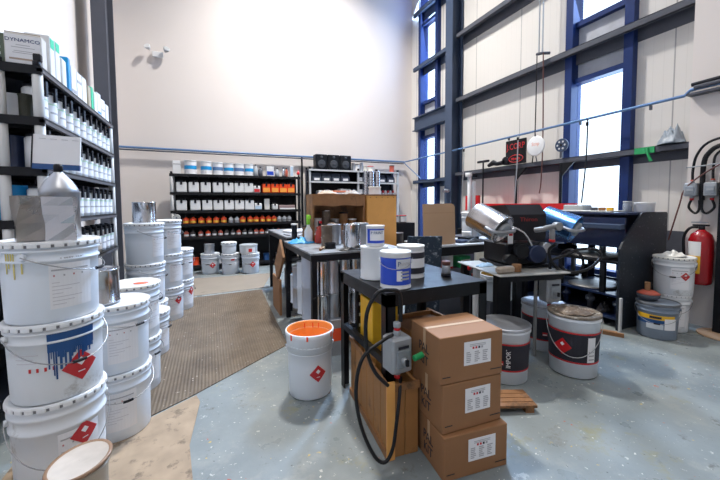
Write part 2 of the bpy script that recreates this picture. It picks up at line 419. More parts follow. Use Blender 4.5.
# diagonal brace pipe in the corner
solo(MB().tube([(4.6, 7.5, 2.32), (4.72, 6.9, 1.86)], .012, pipe_blue, 6), 'slanting_pipe', 'thin slanting pipe in the far corner below the air pipe', 'pipe')

# emergency light on back wall
t = thing('emergency_light', 'small twin head emergency light high on the bare back wall', 'light', (-.83, 7.58, 4.12))
MB().rbox(-.09, .09, -.06, .0, -.05, .05, lid_white).build('housing', t)
for sx in (-1, 1):
    h = MB().lathe([(.02, 0), (.05, .05), (.055, .08), (.05, .085)], grey_pl if sx > 0 else lid_white, 16, True, Matrix.Translation((sx*.13, -.07, .06)) @ Matrix.Rotation(sx*.7, 4, 'Y') @ Matrix.Rotation(.9, 4, 'X'), True, True).build('lamp_head', t)
# ------------------------------------------------------------------ pails
def make_pail(label, h=.362, r=.152, bodym=pail_white, lidm=lid_white, lid=True, lab=True, dia=None, bail=True, inner=None, band=None, rb=None, loc=(0, 0, 0), rz=0, group=None, bail_drop=.12, grip=True, text=None, rot=None, name='paint_pail', nlug=26, ba=0.0):
    t = thing(name, label, 'pail', loc, rz, group, rot)
    rb = rb or r*.955
    def rr(z): return rb+(r-rb)*z/h
    prof = [(rb-.012, .0), (rb-.004, .004), (rb, .012), (rr(h*.55), h*.55), (rr(h*.76), h*.76), (rr(h*.76)+.006, h*.77), (rr(h*.76)+.006, h*.79), (rr(h*.8), h*.8), (rr(h*.88), h*.88), (r+.006, h*.89), (r+.006, h*.91), (r, h*.92), (r, h-.01)]
    b = MB()
    if lid: prof.append((r, h-.002)); b.lathe(prof, bodym, 40, True, None, True, True)
    else:
        im = inner or bodym
        prof += [(r+.006, h-.008), (r+.006, h), (r-.002, h), (r-.004, h-.01), (rb-.01, .06), (0.0005, .055)]
        ms = [bodym]*(len(prof)-4)+[im]*3
        b.lathe(prof, ms, 40, True, None, True, False)
    for sx in (-1, 1):
        M = Matrix.Rotation(ba, 4, 'Z') @ Matrix.Translation((sx*(r+.004), 0, h*.84)) @ Matrix.Rotation(PI/2, 4, 'Y')
        b.cyl(.013, -.008, .008, bodym, 12, M)
    b.build('body', t)
    if lid:
        L = MB(); rl = r+.008
        L.lathe([(rl-.004, h-.012), (rl-.002, h-.010), (rl+.001, h+.002), (rl-.006, h+.006), (rl-.012, h-.003), (.001, h-.004)], lidm, 40)
        L.lathe([(rl-.001, h-.017), (rl-.001, h-.003)], gasket, 40)
        for i in range(nlug):
            a = 2*PI*i/nlug
            M = Matrix.Rotation(a, 4, 'Z') @ Matrix.Translation((rl-.002, 0, h-.012))
            L.rbox(-.003, .004, -.0145, .0145, -.006, .011, lidm, .002, M)
        L.build('lid', t)
    if bail:
        hm = MB(); pts = []
        for i in range(25):
            a = -PI/2+PI*i/24; k = math.cos(a)
            rb_ = r+.012+.008*k; pts.append((rb_*math.sin(a+ba), -rb_*math.cos(a+ba), h*.84-bail_drop*k))
        hm.tube(pts, .0022, wire, 6); ho = hm.build('bail_handle', t)
        if grip: MB().tube([pts[i] for i in range(11, 14)], .007, black_pl, 8).build('grip', ho)
    if lab:
        P = MB(); z0, z1 = h*.18, h*.74; a0, a1 = -.1, .85
        P.arc(rr(z0)+.0004, a0, a1, z0, z1, paper, .001, rr(z1)+.0004)
        def strip(aa, ab, z, hh, m): P.arc(rr(z)+.0016, aa, ab, z, z+hh, m, .0006, rr(z+hh)+.0016)
        for k in range(7):
            z = z1-.075-k*.014
            strip(a0+.05, a0+.2+.6*((k*37) % 10)/10, z, .003, faint)
        for k in range(4): strip(a0+.08+k*.2, a0+.115+k*.2, z1-.05, .007, [red_faint, ink_grey][k % 2])
        P.arc(rr(z1)+.0016, a0+.05, a1-.1, z1-.028, z1-.022, ink_grey, .0006)
        P.build('paper_label', t)
    if dia:
        D = MB(); a, z, s_ = dia
        D.diamond(rr(z)+.002, a, z, s_, red_lab)
        D.diamond(rr(z)+.0034, a, z+s_*.25, s_*.28, white_ink, .0006)
        D.arc(rr(z)+.004, a-s_*.2/r, a+s_*.2/r, z-s_*.42, z-s_*.36, white_ink, .0006)
        D.build('hazard_diamond', t)
    return t, rr

def drips(rr, m, a0, a1, z0, z1, n, seed, t):
    q = random.Random(seed); D = MB()
    D.arc(rr(z0)+.0022, a0, a1, z0, z1, m, .0008, rr(z1)+.0022)
    for i in range(n):
        a = a0+(a1-a0)*(i+.5)/n; l = q.uniform(.01, .11) if q.random() < .5 else q.uniform(.01, .035); w_ = q.uniform(.008, .03)
        D.arc(rr(z0-l)+.0022, a-w_, a+w_, z0-l, z0+.004, m, .0008, rr(z0)+.0022)
    D.build('paint_splash', t)

PH = .362
A0, AH = .175, .312
# stack A (front left), three high
AX, AY = -.60, 1.77
p, rr = make_pail('bottom white pail of the tall front left stack, wire handle low, grey smudged side', loc=(AX, AY, 0), rz=.35, h=A0+AH, bodym=pail_dirty, dia=(.46, .33, .05), bail_drop=.17, ba=.05)
p, rr = make_pail('middle white pail of the front left stack with deep blue paint splash and red diamond', loc=(AX+.003, AY, A0+AH), h=AH, rz=.35, bodym=pail_dirty, dia=(.44, .125, .062), bail_drop=.11, lab=False, ba=.35)
drips(rr, blue_paint, -.22, .78, .205, .285, 22, 3, p)
LB = MB()
for k, (z, a0, a1) in enumerate(((.2, -.95, -.4), (.185, -.92, -.5), (.17, -.9, -.45))): LB.arc(rr(z)+.001, a0, a1, z, z+.003, faint, .0008)
LB.build('printed_lines', p); LB = MB()
for k in range(4): LB.arc(rr(.14)+.001, -.62+k*.16, -.57+k*.16, .135, .15, red_ink, .0008)
LB.build('printed_icons', p)
p, rr = make_pail('top white pail of the front left stack with yellow drips, carrying two silver tins', loc=(AX, AY, A0+2*AH), h=AH, rz=.35, dia=None, bail_drop=.07, ba=1.0)
D = MB()
for a, l in ((-1.0, .07), (-.93, .05), (-.8, .09), (-.62, .07), (-.86, .03)): D.arc(rr(.27-l)+.001, a, a+.035, .27-l, .28, mat('dried yellow drip', (.62, .52, .16), .5), .001, rr(.28)+.001)
D.build('yellow_drips', p); D = MB()
put_text(D, 'A PRET: TNC', .014, ink_grey, None, rr(.235)+.002, .38, .248)
D.build('printed_words', p)
# neighbours
def stack(x, y, n, lab, rz, **kw):
    out = []
    words_ = ['bottom', 'middle', 'top'] if n == 3 else ['lower', 'upper']
    for k in range(n):
        l = (words_[k]+' ' if n > 1 else '')+'white pail of '+lab if n > 1 else 'single white pail '+lab
        kk = dict(kw); d = kk.pop('dias', {}); lm = kk.pop('toplid', lid_white)
        out.append(make_pail(l, loc=(x+rnd.uniform(-.006, .006), y, k*PH), rz=rz+rnd.uniform(-.3, .3), dia=d.get(k), lidm=lm if k == n-1 else lid_white, bail_drop=rnd.uniform(.05, .10), ba=rnd.uniform(.5, 1.15), **kk))
    return out
stack(-.49, 2.22, 2, 'the second left stack, under an open silver can', .1, dias={})
stack(-.49, 2.68, 2, 'the third left stack with a red marked cream lid', .5, toplid=lid_cream)
stack(-.50, 3.27, 1, 'standing low between the cream lidded stack and the tall stack', .2)
stack(-.55, 3.60, 3, 'the tall tin topped stack at the left rack end', .6, dias={})
stack(-.45, 4.20, 3, 'the tall stack just behind the tin topped one', .4, dias={0: (.7, .22, .045)})
stack(-.36, 4.56, 2, 'the farthest stack beside the mat', .4, dias={0: (.62, .22, .05)})
solo(MB().arc(.001, -.1, .1, 0, .001, red_ink).lathe([(.001, .003), (.04, .003), (.042, 0)], mat('orange red smear', (.75, .16, .08), .5), 16, True, None), 'paint_smear', 'orange red paint smear on the cream pail lid', 'stain', (-.44, 2.66, 2*PH+.0)).scale = (1.1, .8, 1)
# white drum mostly out of frame at far left
make_pail('white pail at the left frame edge beside the front stack', loc=(-1.03, 1.92, 0), rz=0, lab=False)
make_pail('upper white pail at the left frame edge beside the front stack', loc=(-1.03, 1.92, PH), rz=0, lab=False)

# cans
def make_tin(label, r, h, m=tin, open_top=True, loc=(0, 0, 0), rz=0, group=None, cat='can', name='tin_can', handle=False, rot=None, lidm=None):
    t = thing(name, label, cat, loc, rz, group, rot)
    e = .003
    prof = [(r-.006, 0), (r+e, 0), (r+e, .006), (r, .010), (r, h*.5), (r, h-.010), (r+e, h-.006), (r+e, h)]
    b = MB()
    if open_top: b.lathe(prof+[(r-.002, h), (r-.003, h-.012), (r-.004, .02), (.0005, .015)], m, 28, True, None, True, False)
    else: b.lathe(prof+[(r-.006, h+.001), (r-.012, h-.006), (.0005, h-.006)], m, 28, True, None, True, False)
    # welded side seam
    b.arc(r, .25, .29, .01, h-.01, m, .0012)
    b.build('body', t)
    if lidm: MB().lathe([(r+.004, h-.012), (r+.005, h+.003), (r-.008, h+.004), (r-.012, h-.002), (.001, h-.002)], lidm, 28).build('lid', t)
    if handle:
        pts = [((r+.006)*math.sin(-PI/2+PI*i/16), -(r+.008)*math.cos(-PI/2+PI*i/16), h*.84-.05*math.cos(-PI/2+PI*i/16)) for i in range(17)]
        MB().tube(pts, .0016, wire, 5).build('bail_handle', t)
    return t
make_tin('open shiny silver can on the second pail stack', .100, .18, tin, loc=(-.565, 2.20, 2*PH+.008), rz=.5, handle=False)
make_tin('shiny silver can on top of the tall pail stack by the left rack', .092, .185, tin, loc=(-.545, 3.58, 3*PH+.008))
# two dented square tins and a cone-topped can on stack A
ZA = A0+3*AH+.004
def square_tin(label, w_, d, h, m, loc, rz, twist=0):
    t = thing('square_tin', label, 'tin', loc, rz)
    b = MB(); q = random.Random(int(w_*1000)+int(h*999)); rings = []; n = 6
    vs = []; fs = []
    for k in range(n):
        z = h*k/(n-1); tw = twist*k/(n-1)
        for (x, y) in ((-1, -1), (0, -1.0), (1, -1), (1, 0), (1, 1), (0, 1.0), (-1, 1), (-1, 0)):
            j = q.uniform(-.007, .002) if 0 < k < n-1 else 0
            X, Y = x*(w_/2+j), y*(d/2+j); vs.append((X*math.cos(tw)-Y*math.sin(tw), X*math.sin(tw)+Y*math.cos(tw), z))
    for k in range(n-1):
        for i in range(8): fs.append((k*8+i, k*8+(i+1) % 8, k*8+8+(i+1) % 8, k*8+8+i))
    fs += [tuple(reversed(range(8))), tuple((n-1)*8+i for i in range(8))]
    b.add(vs, fs, m); b.build('body', t)
    R = MB(); R.tube([(-w_/2, -d/2, h), (w_/2, -d/2, h), (w_/2, d/2, h), (-w_/2, d/2, h), (-w_/2, -d/2, h)], .003, m, 6)
    if twist: R2 = None
    R.build('rim', t) if not twist else None
    return t
square_tin('dented bronze toned square tin at left on the front pail stack', .098, .09, .175, tin_bronze, (AX-.042, AY-.035, ZA), .45, .2)
square_tin('dented bright silver square tin beside the bronze toned one', .092, .085, .17, tin, (AX+.062, AY-.085, ZA), .3, -.18)
t = thing('cone_top_can', 'silver cone topped can with a dark cap behind the two dented tins', 'can', (AX+.015, AY+.065, ZA))
MB().lathe([(.066, 0), (.066, .19), (.068, .194), (.062, .21), (.046, .24), (.026, .265), (.015, .278), (.014, .285)], [tin_dull]*6, 28, True, None, True, True).build('body', t)
MB().lathe([(.016, .278), (.016, .305), (.012, .312)], black_pl, 12, True, None, True, True).build('cap', t)
# foreground cloudy tub with disc lid, cardboard at bottom-left
t = thing('mixing_tub', 'cloudy plastic tub with a tilted brown lid at the bottom left corner', 'tub', (-.44, 1.43, -.0))
MB().lathe([(.07, 0), (.073, .005), (.080, .33), (.084, .335), (.084, .345), (.080, .345), (.077, .33), (.068, .01), (.001, .008)], poly_trans, 32, True, None, True, False).build('body', t)
MB().lathe([(.085, -.004), (.094, -.003), (.096, .004), (.092, .010), (.084, .006), (.001, .006)], [mat('brown crusted rim', (.25, .15, .09), .4)]*4+[mat('pale tub lid', (.52, .46, .40), .4, 0, .2, 20)], 32, True, Matrix.Translation((0, 0, .356)) @ Matrix.Rotation(-.10, 4, 'Y') @ Matrix.Rotation(.06, 4, 'X'), True).build('lid', t)
solo(MB().rbox(-.13, .13, -.12, .12, 0, .16, card_tan, .004), 'carton', 'tan carton on the floor at the bottom left frame edge', 'box', (-.93, 1.50, 0), .3)

# ------------------------------------------------------------------ left rack
LSX0, LSX1, LY0, LY1 = -1.31, -.85, 2.50, 4.06
DZ = [2.04, 1.755, 1.47, 1.17, .85, .5, .15]
t = thing('shelf_rack', 'tall black decked rack with white posts along the left wall', 'shelf', (0, 0, 0))
for z in DZ:
    b = MB(); b.box(LSX0, LSX1, LY0, LY1, z-.012, z, shelf_black)
    b.box(LSX1-.02, LSX1, LY0, LY1, z-.032, z-.012, mat('shelf lip', (.10, .10, .11), .4)).box(LSX0, LSX0+.02, LY0, LY1, z-.045, z-.012, shelf_black)
    b.box(LSX0, LSX1, LY0, LY0+.02, z-.048, z-.012, shelf_black).box(LSX0, LSX1, LY1-.02, LY1, z-.045, z-.012, shelf_black)
    for k in range(1, 8): yy = LY0+(LY1-LY0)*k/8; b.box(LSX0+.02, LSX1-.02, yy-.01, yy+.01, z-.04, z-.012, shelf_black)
    b.build('deck', t)
for (x, y) in ((LSX1-.027, LY0+.027), (LSX1-.19, LY0+.027), (LSX0+.03, LY0+.027), (LSX1-.027, LY1-.027), (LSX0+.03, LY1-.027)):
    b = MB()
    zz = [0.0]+sorted(DZ)
    for a, c in zip(zz[:-1], zz[1:]): b.cyl(.0245, a+(0 if a == 0 else .0), c-.0125, post_white, 16, None, x, y)
    b.cyl(.018, DZ[0]-.001, DZ[0]+.03, black_pl, 12, None, x, y)
    b.build('post', t)
b = MB(); b.box(LSX0-.012, LSX0, LY0, LY1, .1, DZ[0], shelf_black); b.build('dark_backing', t)  # black sheet added for the shaded depth behind the bottles

def make_tint(label, h=.185, r=.056, capm=black_pl, bodym=lid_white, stripe=palegreen, group=None, cat='bottle', lever=True):
    t = thing('tinter_bottle', label, cat, (0, 0, 0), 0, group)
    b = MB(); b.lathe([(r-.004, 0), (r, .004), (r, h-.012), (r-.012, h)], bodym, 18, True, None, True, True); b.build('body', t)
    L = MB(); L.arc(r+.0005, -1.2, 1.2, h*.12, h*.62, paper, .0008); L.arc(r+.0015, -1.2, 1.2, h*.64, h*.69, stripe, .0008)
    L.arc(r+.0015, -.5, .5, h*.36, h*.42, ink_grey, .0006); L.build('label', t)
    c = MB(); c.lathe([(r-.006, h), (r-.006, h+.012), (.02, h+.022), (.02, h+.045), (.016, h+.05)], capm, 14, True, None, True, True)
    if lever: c.box(-.009, .009, -r-.012, .0, h+.02, h+.04, capm).box(-.008, .008, -r-.014, -r+.0, h-.045, h+.04, capm)
    c.build('dispenser_cap', t)
    return t
proto = None
decknames = {1: 'top covered', 2: 'second covered', 3: 'third covered', 4: 'fourth covered', 5: 'lowest'}
for di in (1, 2, 3, 4):
    z = DZ[di]; lab = 'white bottle with black lever cap, left rack, '+['', 'first row under the top deck', 'row level with the notice board', 'row level with the dented tins', 'lowest row behind the pail stacks'][di]
    for k in range(11):
        y = LY0+.115+k*.135
        loc = (LSX1-.075, y, z+.001)
        if proto is None: proto = make_tint(lab, group='lever capped bottles on left rack'); proto.location = loc; proto.rotation_euler = (0, 0, PI/2-.3)
        else: dup(proto, loc, PI/2-.3+rnd.uniform(-.12, .12), lab)
        proto_kids = None
# back row darker bottles
pb = None
for di in (1, 2, 3):
    for k in range(5):
        loc = (LSX1-.26, LY0+.45+k*.25, DZ[di]+.001)
        lab = 'dark bottle half hidden in the rear row of the left rack, '+['', 'upper deck', 'middle deck', 'lower deck'][di]
        if pb is None:
            pb = make_tint(lab, .19, .055, black_pl, dark_blue, grey_pl, 'rear row bottles on left rack', lever=False); pb.location = loc
        else: dup(pb, loc, 0, lab)
# items at the near end of the rack
make_tin('black can with yellow bands and white oval in the left rack end', .035, .13, mat('black yellow can', (.03, .03, .02), .4), False, loc=(-.945, 2.57, DZ[1]+.001))
L = MB(); 
t = thing('square_bottle', 'white carton next to the black and yellow can in the left rack end', 'carton', (-1.02, 2.66, DZ[1]+.001), .1)
MB().rbox(-.04, .04, -.035, .035, 0, .15, lid_white, .004).build('body', t)
solo(MB().lathe([(.13, .19), (.12, .17), (.03, .10), (.012, .09), (.012, .06)], black_pl, 24, True, None), 'funnel', 'black funnel hanging under the top deck at the left rack end', 'funnel', (-1.10, 2.72, DZ[0]-.245))
for i, (x, m_, lb) in enumerate(((-1.21, blue_lab, 'left of the white notice board'), (-1.06, dark_blue, 'behind the white notice board'))):
    make_tin('blue drum can on the rack deck '+lb, .07, .19, m_, False, loc=(x, 2.66, DZ[2]+.001))
for i, (x, m_, lb) in enumerate(((-1.21, pipe_blue, 'outermost'), (-1.06, cyan_lab, 'inner'))):
    make_tin(lb+' blue can on the rack deck level with the dented tins', .07, .20, m_, False, loc=(x, 2.64, DZ[3]+.001))
# notice board
t = thing('notice_board', 'white notice board with a blue lower strip leaning at the left rack corner', 'board', (-.79, 2.455, 1.455), -.05, rot=(-.10, .03, -.05))
MB().box(-.108, .108, -.006, .006, .03, .195, paper).build('board', t)
MB().box(-.108, .108, -.008, .008, 0, .03, blue_paint).build('blue_strip', t)
b = MB(); b.box(-.112, -.106, -.009, .009, 0, .197, black_steel)
for k in range(4): b.box(-.08+k*.05, -.05+k*.05, -.0075, -.006, .172, .174, ink_grey)
b.build('edge_binding', t)
# ---- top of the left rack
ZT = DZ[0]+.001
t = thing('square_tin', 'square white DYNAMCO tin on the near end of the left rack top', 'tin', (-.935, 2.57, ZT), .02)
MB().rbox(-.08, .08, -.035, .035, 0, .175, mat('cream tin', (.66, .62, .57), .4, 0, .04, 9), .005).build('body', t)
L = MB(); L.box(-.074, .074, -.0365, -.035, .01, .165, paper)
put_text(L, 'DYNAMCO', .027, mat('navy ink', (.03, .05, .15), .5), Matrix.Translation((0, -.0375, .135)), sx=1.1)
for k, (w_, z) in enumerate(((.03, .108), (.05, .095), (.04, .075), (.045, .065))): L.box(-w_, w_, -.0372, -.0365, z, z+.003, ink_grey)
L.box(-.06, .075, -.0372, -.0365, .028, .038, mat('tan bar', (.42, .32, .24), .5)); L.build('label', t)
b = MB(); b.box(-.078, .075, -.03, .03, .175, .18, mat('tin top brown', (.35, .28, .20), .4)); b.build('top_edge', t)
t = thing('binder', 'dark green punched rail standing left of the DYNAMCO tin', 'rail', (-1.085, 2.57, ZT), .1)
b = MB().box(-.05, .06, -.02, .02, 0, .17, mat('olive green', (.10, .13, .09), .5))
b.build('body', t); b = MB()
for k in range(5): b.box(.045-.012, .045, -.0215, -.02, .02+k*.033, .034+k*.033, white_ink)
b.build('punched_holes', t)
def carton(label, w_, d, h, m, loc, rz, stripe=None, stripz=(.1, .9), group=None, name='carton', cat='box'):
    t = thing(name, label, cat, loc, rz, group)
    MB().rbox(-w_/2, w_/2, -d/2, d/2, 0, h, m, .004).build('body', t)
    if stripe:
        MB().box(-w_/2+.008, w_/2-.008, -d/2-.0015, -d/2, h*stripz[0], h*stripz[1], stripe).box(w_/2, w_/2+.0015, -d/2+.008, d/2-.008, h*stripz[0], h*stripz[1], stripe).build('label', t)
    return t
R_ = PI/2
TY = [  # y, w (along y), h, body, stripe
    (2.72, .07, .215, lid_white, green_lab, (.72, .95), 'white square can with green top band on the rack top'),
    (2.80, .07, .22, lid_white, green_lab, (.75, .97), 'white square can with green band, second from the DYNAMCO tin'),
    (2.90, .085, .16, lid_white, None, None, 'plain white carton before the cyan one on the rack top'),
    (2.99, .05, .20, cyan_lab, None, None, 'bright cyan carton on the left rack top'),
    (3.08, .09, .175, lid_white, ink_grey, (.1, .2), 'white carton right behind the cyan one'),
    (3.19, .09, .17, paper, ink_grey, (.6, .7), 'white carton with a dark handle line on the rack top'),
    (3.30, .09, .175, lid_cream, None, None, 'cream carton midway along the left rack top'),
    (3.42, .06, .15, mat('beige can', (.45, .38, .28), .5), None, None, 'beige can beside the green one on the rack top'),
    (3.49, .05, .165, green_lab, None, None, 'mint green carton on the left rack top'),
    (3.58, .08, .15, paper, None, None, 'white carton just past the mint green one'),
    (3.68, .09, .17, lid_white, cyan_lab, (.1, .18), 'white carton third from the far end of the rack top'),
    (3.80, .09, .15, paper, ink_grey, (.4, .5), 'white carton second from the far end of the rack top'),
    (3.93, .09, .14, lid_white, None, None, 'last white carton at the far end of the rack top'),
]
for (y, w_, h, m_, st, sz, lb) in TY:
    carton(lb, w_*.95, .12, h*1.15, m_, (LSX1-.075, y, ZT), R_+rnd.uniform(-.08, .08), st, sz or (.1, .9))
solo(MB().rbox(-.05, .05, -.04, .04, 0, .05, black_pl), 'cap_box', 'small black cap lying on the rack top corner before the tin', 'cap', (-.87, 2.525, ZT+0.028)).scale = (.35, .35, .8)

# ------------------------------------------------------------------ back rack
bx0, bx1, by0, by1 = -.66, 1.76, 7.0, 7.42
BZ = [1.83, 1.49, 1.15, .90, .655, .10]
t = thing('shelf_rack', 'black five deck rack full of cans against the middle of the back wall', 'shelf')
for z in BZ:
    b = MB(); b.box(bx0, bx1, by0, by1, z-.012, z, shelf_black).box(bx0, bx1, by0, by0+.02, z-.05, z-.012, shelf_black).box(bx0, bx1, by1-.02, by1, z-.05, z-.012, shelf_black)
    for k in range(13): xx = bx0+.1+k*.185; b.box(xx-.01, xx+.01, by0+.02, by1-.02, z-.045, z-.012, shelf_black)
    b.build('deck', t)
for (x, y, m_) in ((bx0+.03, by0+.03, post_white), (bx1-.03, by0+.03, shelf_black), (bx0+.03, by1-.03, post_white), (bx1-.03, by1-.03, shelf_black)):
    b = MB(); zz = [0]+sorted(BZ)
    for a, c in zip(zz[:-1], zz[1:]): b.cyl(.028, a, c-.0125, m_, 12, None, x, y)
    b.cyl(.02, BZ[0], BZ[0]+.04, black_pl, 10, None, x, y); b.build('post', t)
MB().box(bx0, bx1, by1, by1+.012, .1, BZ[0], shelf_black).build('dark_backing', t)  # black sheet standing in for the shade behind the cans
def bxp(px): return -.645+.0186*(px-171.7)
# top row
def make_gal(label, r, h, bodym, labm, lidm, loc, group=None, rz=0, name='paint_can', text=None, band=None):
    t = thing(name, label, 'can', loc, rz, group)
    MB().lathe([(r-.004, 0), (r+.002, .001), (r+.002, .006), (r, .009), (r, h-.012), (r+.003, h-.008), (r+.003, h), (r-.01, h), (r-.012, h-.006), (.001, h-.006)], [bodym]*5+[lidm]*4, 24, True, None, True).build('body', t)
    if labm:
        L = MB(); L.arc(r+.0005, -1.3, 1.3, h*.12, h*.85, labm, .001)
        if band: L.arc(r+.0018, -1.3, 1.3, h*band[1], h*band[2], band[0], .0008)
        if text: put_text(L, text[0], text[1], text[2], None, r+.003, text[3], h*text[4])
        L.build('label', t)
    return t
tops = [(189.5, .088, .19, cyan_lab), (204, .082, .185, cyan_lab), (215, .078, .175, pipe_blue), (225.5, .078, .17, cyan_lab), (236, .078, .17, pipe_blue), (246, .072, .17, cyan_lab)]
carton('tall white square can at the left end of the back rack top', .13, .13, .24, lid_white, (bxp(177), by0+.12, BZ[0]+.001), .1, ink_grey, (.7, .78), name='square_can', cat='can')
for i, (px, r, h, bm_) in enumerate(tops):
    make_gal('white paint can with blue band on the back rack top, '+['beside the tall square can', 'second of six from left', 'third of six from left', 'fourth of six from left', 'fifth of six from left', 'next to the dark bottles'][i], r*1.2, h*1.2+.03, lid_white, paper, lid_white, (bxp(px), by0+.13, BZ[0]+.001), 'blue banded cans on the back rack top', band=(bm_, .35, .62))
for px, h, m_, lb in ((253, .21, grey_pl, 'grey bottle right after the blue banded cans'), (258, .17, steel_grey, 'dark grey bottle left of the blue labelled can'), (276, .16, grey_pl, 'grey bottle right of the blue labelled can'), (283, .17, tin, 'slim silver tin on the back rack top'), (286.5, .16, terracotta, 'thin brownish tube on the back rack top')):
    t = thing('squeeze_bottle', lb, 'bottle', (bxp(px), by0+.1, BZ[0]+.001)); r = .045 if 'bottle' in lb else .03
    MB().lathe([(r-.003, 0), (r, .004), (r, h*.7), (.016, h*.85), (.016, h)], m_, 16, True, None, True, True).build('body', t)
    MB().cyl(.018, h, h+.02, black_pl, 10).build('cap', t)
carton('white can with a royal blue label on the back rack top', .145, .12, .20, lid_white, (bxp(268), by0+.1, BZ[0]+.001), 0, blue_lab, (.12, .5), name='square_can', cat='can')
carton('tall pale blue carton near the right end of the back rack top', .07, .08, .23, paper, (bxp(292), by0+.1, BZ[0]+.001), 0, mat('pale blue', (.5, .65, .8), .5))
solo(MB().lathe([(.03, 0), (.035, .03), (.003, .10)], red_pl, 12, True, None, True, True), 'red_nozzle', 'small red nozzle on the right end post of the back rack', 'nozzle', (bxp(300)-.02, by0+.03, BZ[0]+.045))

def make_jug(label, w_, h, bodym, loc, group, labm=None, cap=black_pl):
    t = thing('handled_jug', label, 'bottle', loc, 0, group)
    MB().rbox(-w_/2, w_/2, -.07, .07, 0, h, bodym, .012).build('body', t)
    MB().box(-.018, .018, -.078, -.02, h*.72, h+.03, cap).box(-w_*.35, w_*.35, -.02, .05, h, h+.035, cap).build('cap', t)
    if labm: MB().box(-w_*.42, w_*.42, -.0725, -.07, h*.1, h*.55, labm).build('label', t)
    return t
p0 = None
rows = [(1, [181, 192, 203, 214.3, 225, 235.3, 245], 'second', paper), (2, [180.5, 193, 204, 214.5, 225, 235.3, 245.5], 'third', paper)]
for di, pxs, nm, lm in rows:
    for px in pxs:
        loc = (bxp(px), by0+.1, BZ[di]+.001); lb = 'white square jug with black spout on the %s deck of the back rack' % nm
        if p0 is None: p0 = make_jug(lb, .175, .19, lid_white, loc, 'white jugs on the %s deck of the back rack' % nm, None)
        else: dup(p0, loc, 0, lb, 'white jugs on the %s deck of the back rack' % nm)
o0 = None
for px in (263.5, 272.8, 281.8, 290.5):
    loc = (bxp(px), by0+.1, BZ[1]+.001); lb = 'orange red square jug on the second deck of the back rack'
    if o0 is None: o0 = make_jug(lb, .158, .185, orange_pl, loc, 'orange jugs on the back rack', mat('orange amber label', (.9, .35, .05), .5))
    else: dup(o0, loc, 0, lb)
make_jug('white jug with dark cap and red mark beside the orange jugs', .13, .14, lid_white, (bxp(253.5), by0+.1, BZ[1]+.001), None, red_lab)
make_jug('pale blue labelled jug at the end of the white jugs, third deck', .14, .13, lid_white, (bxp(254.5), by0+.1, BZ[2]+.001), None, mat('pale blue', (.5, .65, .8)))
carton('tall cream carton on the third deck of the back rack', .10, .1, .22, lid_cream, (bxp(264), by0+.1, BZ[2]+.001), 0)
make_jug('white bottle with a big black cap next to the tall cream carton', .11, .11, lid_white, (bxp(272.5), by0+.1, BZ[2]+.001), None)
solo(MB().rbox(-.17, .17, -.12, .12, 0, .09, mat('dusky pink tray', (.22, .15, .15), .6), .01).rbox(-.15, .17, -.13, -.12, 0, .03, paper, .003), 'tray', 'dusky pink brown tray at the right end of the third deck', 'tray', (bxp(285.5), by0+.14, BZ[2]+.001))
s0 = None
def small(label, h, r, m_, loc, group, labm=None):
    t = thing('small_bottle', label, 'bottle', loc, 0, group)
    MB().lathe([(r-.003, 0), (r, .004), (r, h*.62), (.018, h*.78), (.018, h*.86)], m_, 14, True, None, True, True).build('body', t)
    MB().cyl(.019, h*.86, h, black_pl, 10).build('cap', t)
    MB().arc(r+.0005, -1.1, 1.1, h*.1, h*.38, labm or paper, .001).build('label', t)
    return t
amber = mat('amber yellow label', (.9, .5, .06), .5)
for px in (184, 190.5, 198, 205, 212, 219.5, 238.5, 246, 252.5, 259, 265.5, 271.5):
    loc = (bxp(px), by0+.09, BZ[3]+.001); lb = 'small orange bottle with black cap on the fourth deck of the back rack'
    if s0 is None: s0 = small(lb, .145, .055, orange_pl, loc, 'orange bottles on the fourth deck', amber)
    else: dup(s0, loc, rnd.uniform(-.4, .4), lb)
s1 = None
for px in (226.5, 232.5, 277.5, 283, 288.5):
    loc = (bxp(px), by0+.09, BZ[3]+.001); lb = 'small white bottle with black cap on the fourth deck of the back rack'
    if s1 is None: s1 = small(lb, .13, .045, lid_white, loc, 'white bottles on the fourth deck', ink_grey)
    else: dup(s1, loc, 0, lb)
cols5 = {184: 0, 190: 1, 197: 0, 204: 2, 210: 1, 216: 0, 222: 1, 228: 1, 234: 0, 240: 1, 246: 1, 252: 0, 258: 2, 264: 1, 270: 1, 276: 0}
pr = {}
for px, c in cols5.items():
    loc = (bxp(px), by0+.08, BZ[4]+.001); nm = ['brown', 'grey', 'bright red orange'][c]; lb = 'small %s bottle on the fifth deck of the back rack' % nm
    if c not in pr: pr[c] = small(lb, .12, .045, [terracotta, mat('dark jar', (.07, .06, .06), .4), orange_pl][c], loc, nm+' bottles on the fifth deck')
    else: dup(pr[c], loc, rnd.uniform(-.4, .4), lb)
for i, z in enumerate((1.02, .775, .53)):
    t = thing('spool', ['upper', 'middle', 'lower'][i]+' of three pale round spools hung down the left end of the back rack', 'spool', (bx0+.10, by0-.03, z))
    MB().lathe([(.06, -.03), (.063, -.028), (.063, .028), (.06, .03)], mat('pale grey', (.42, .43, .42), .5), 20, True, Matrix.Rotation(PI/2, 4, 'X'), True, True).build('roll', t)
    MB().cyl(.015, -.034, .06, steel_grey, 10, Matrix.Rotation(-PI/2, 4, 'X')).build('core', t)
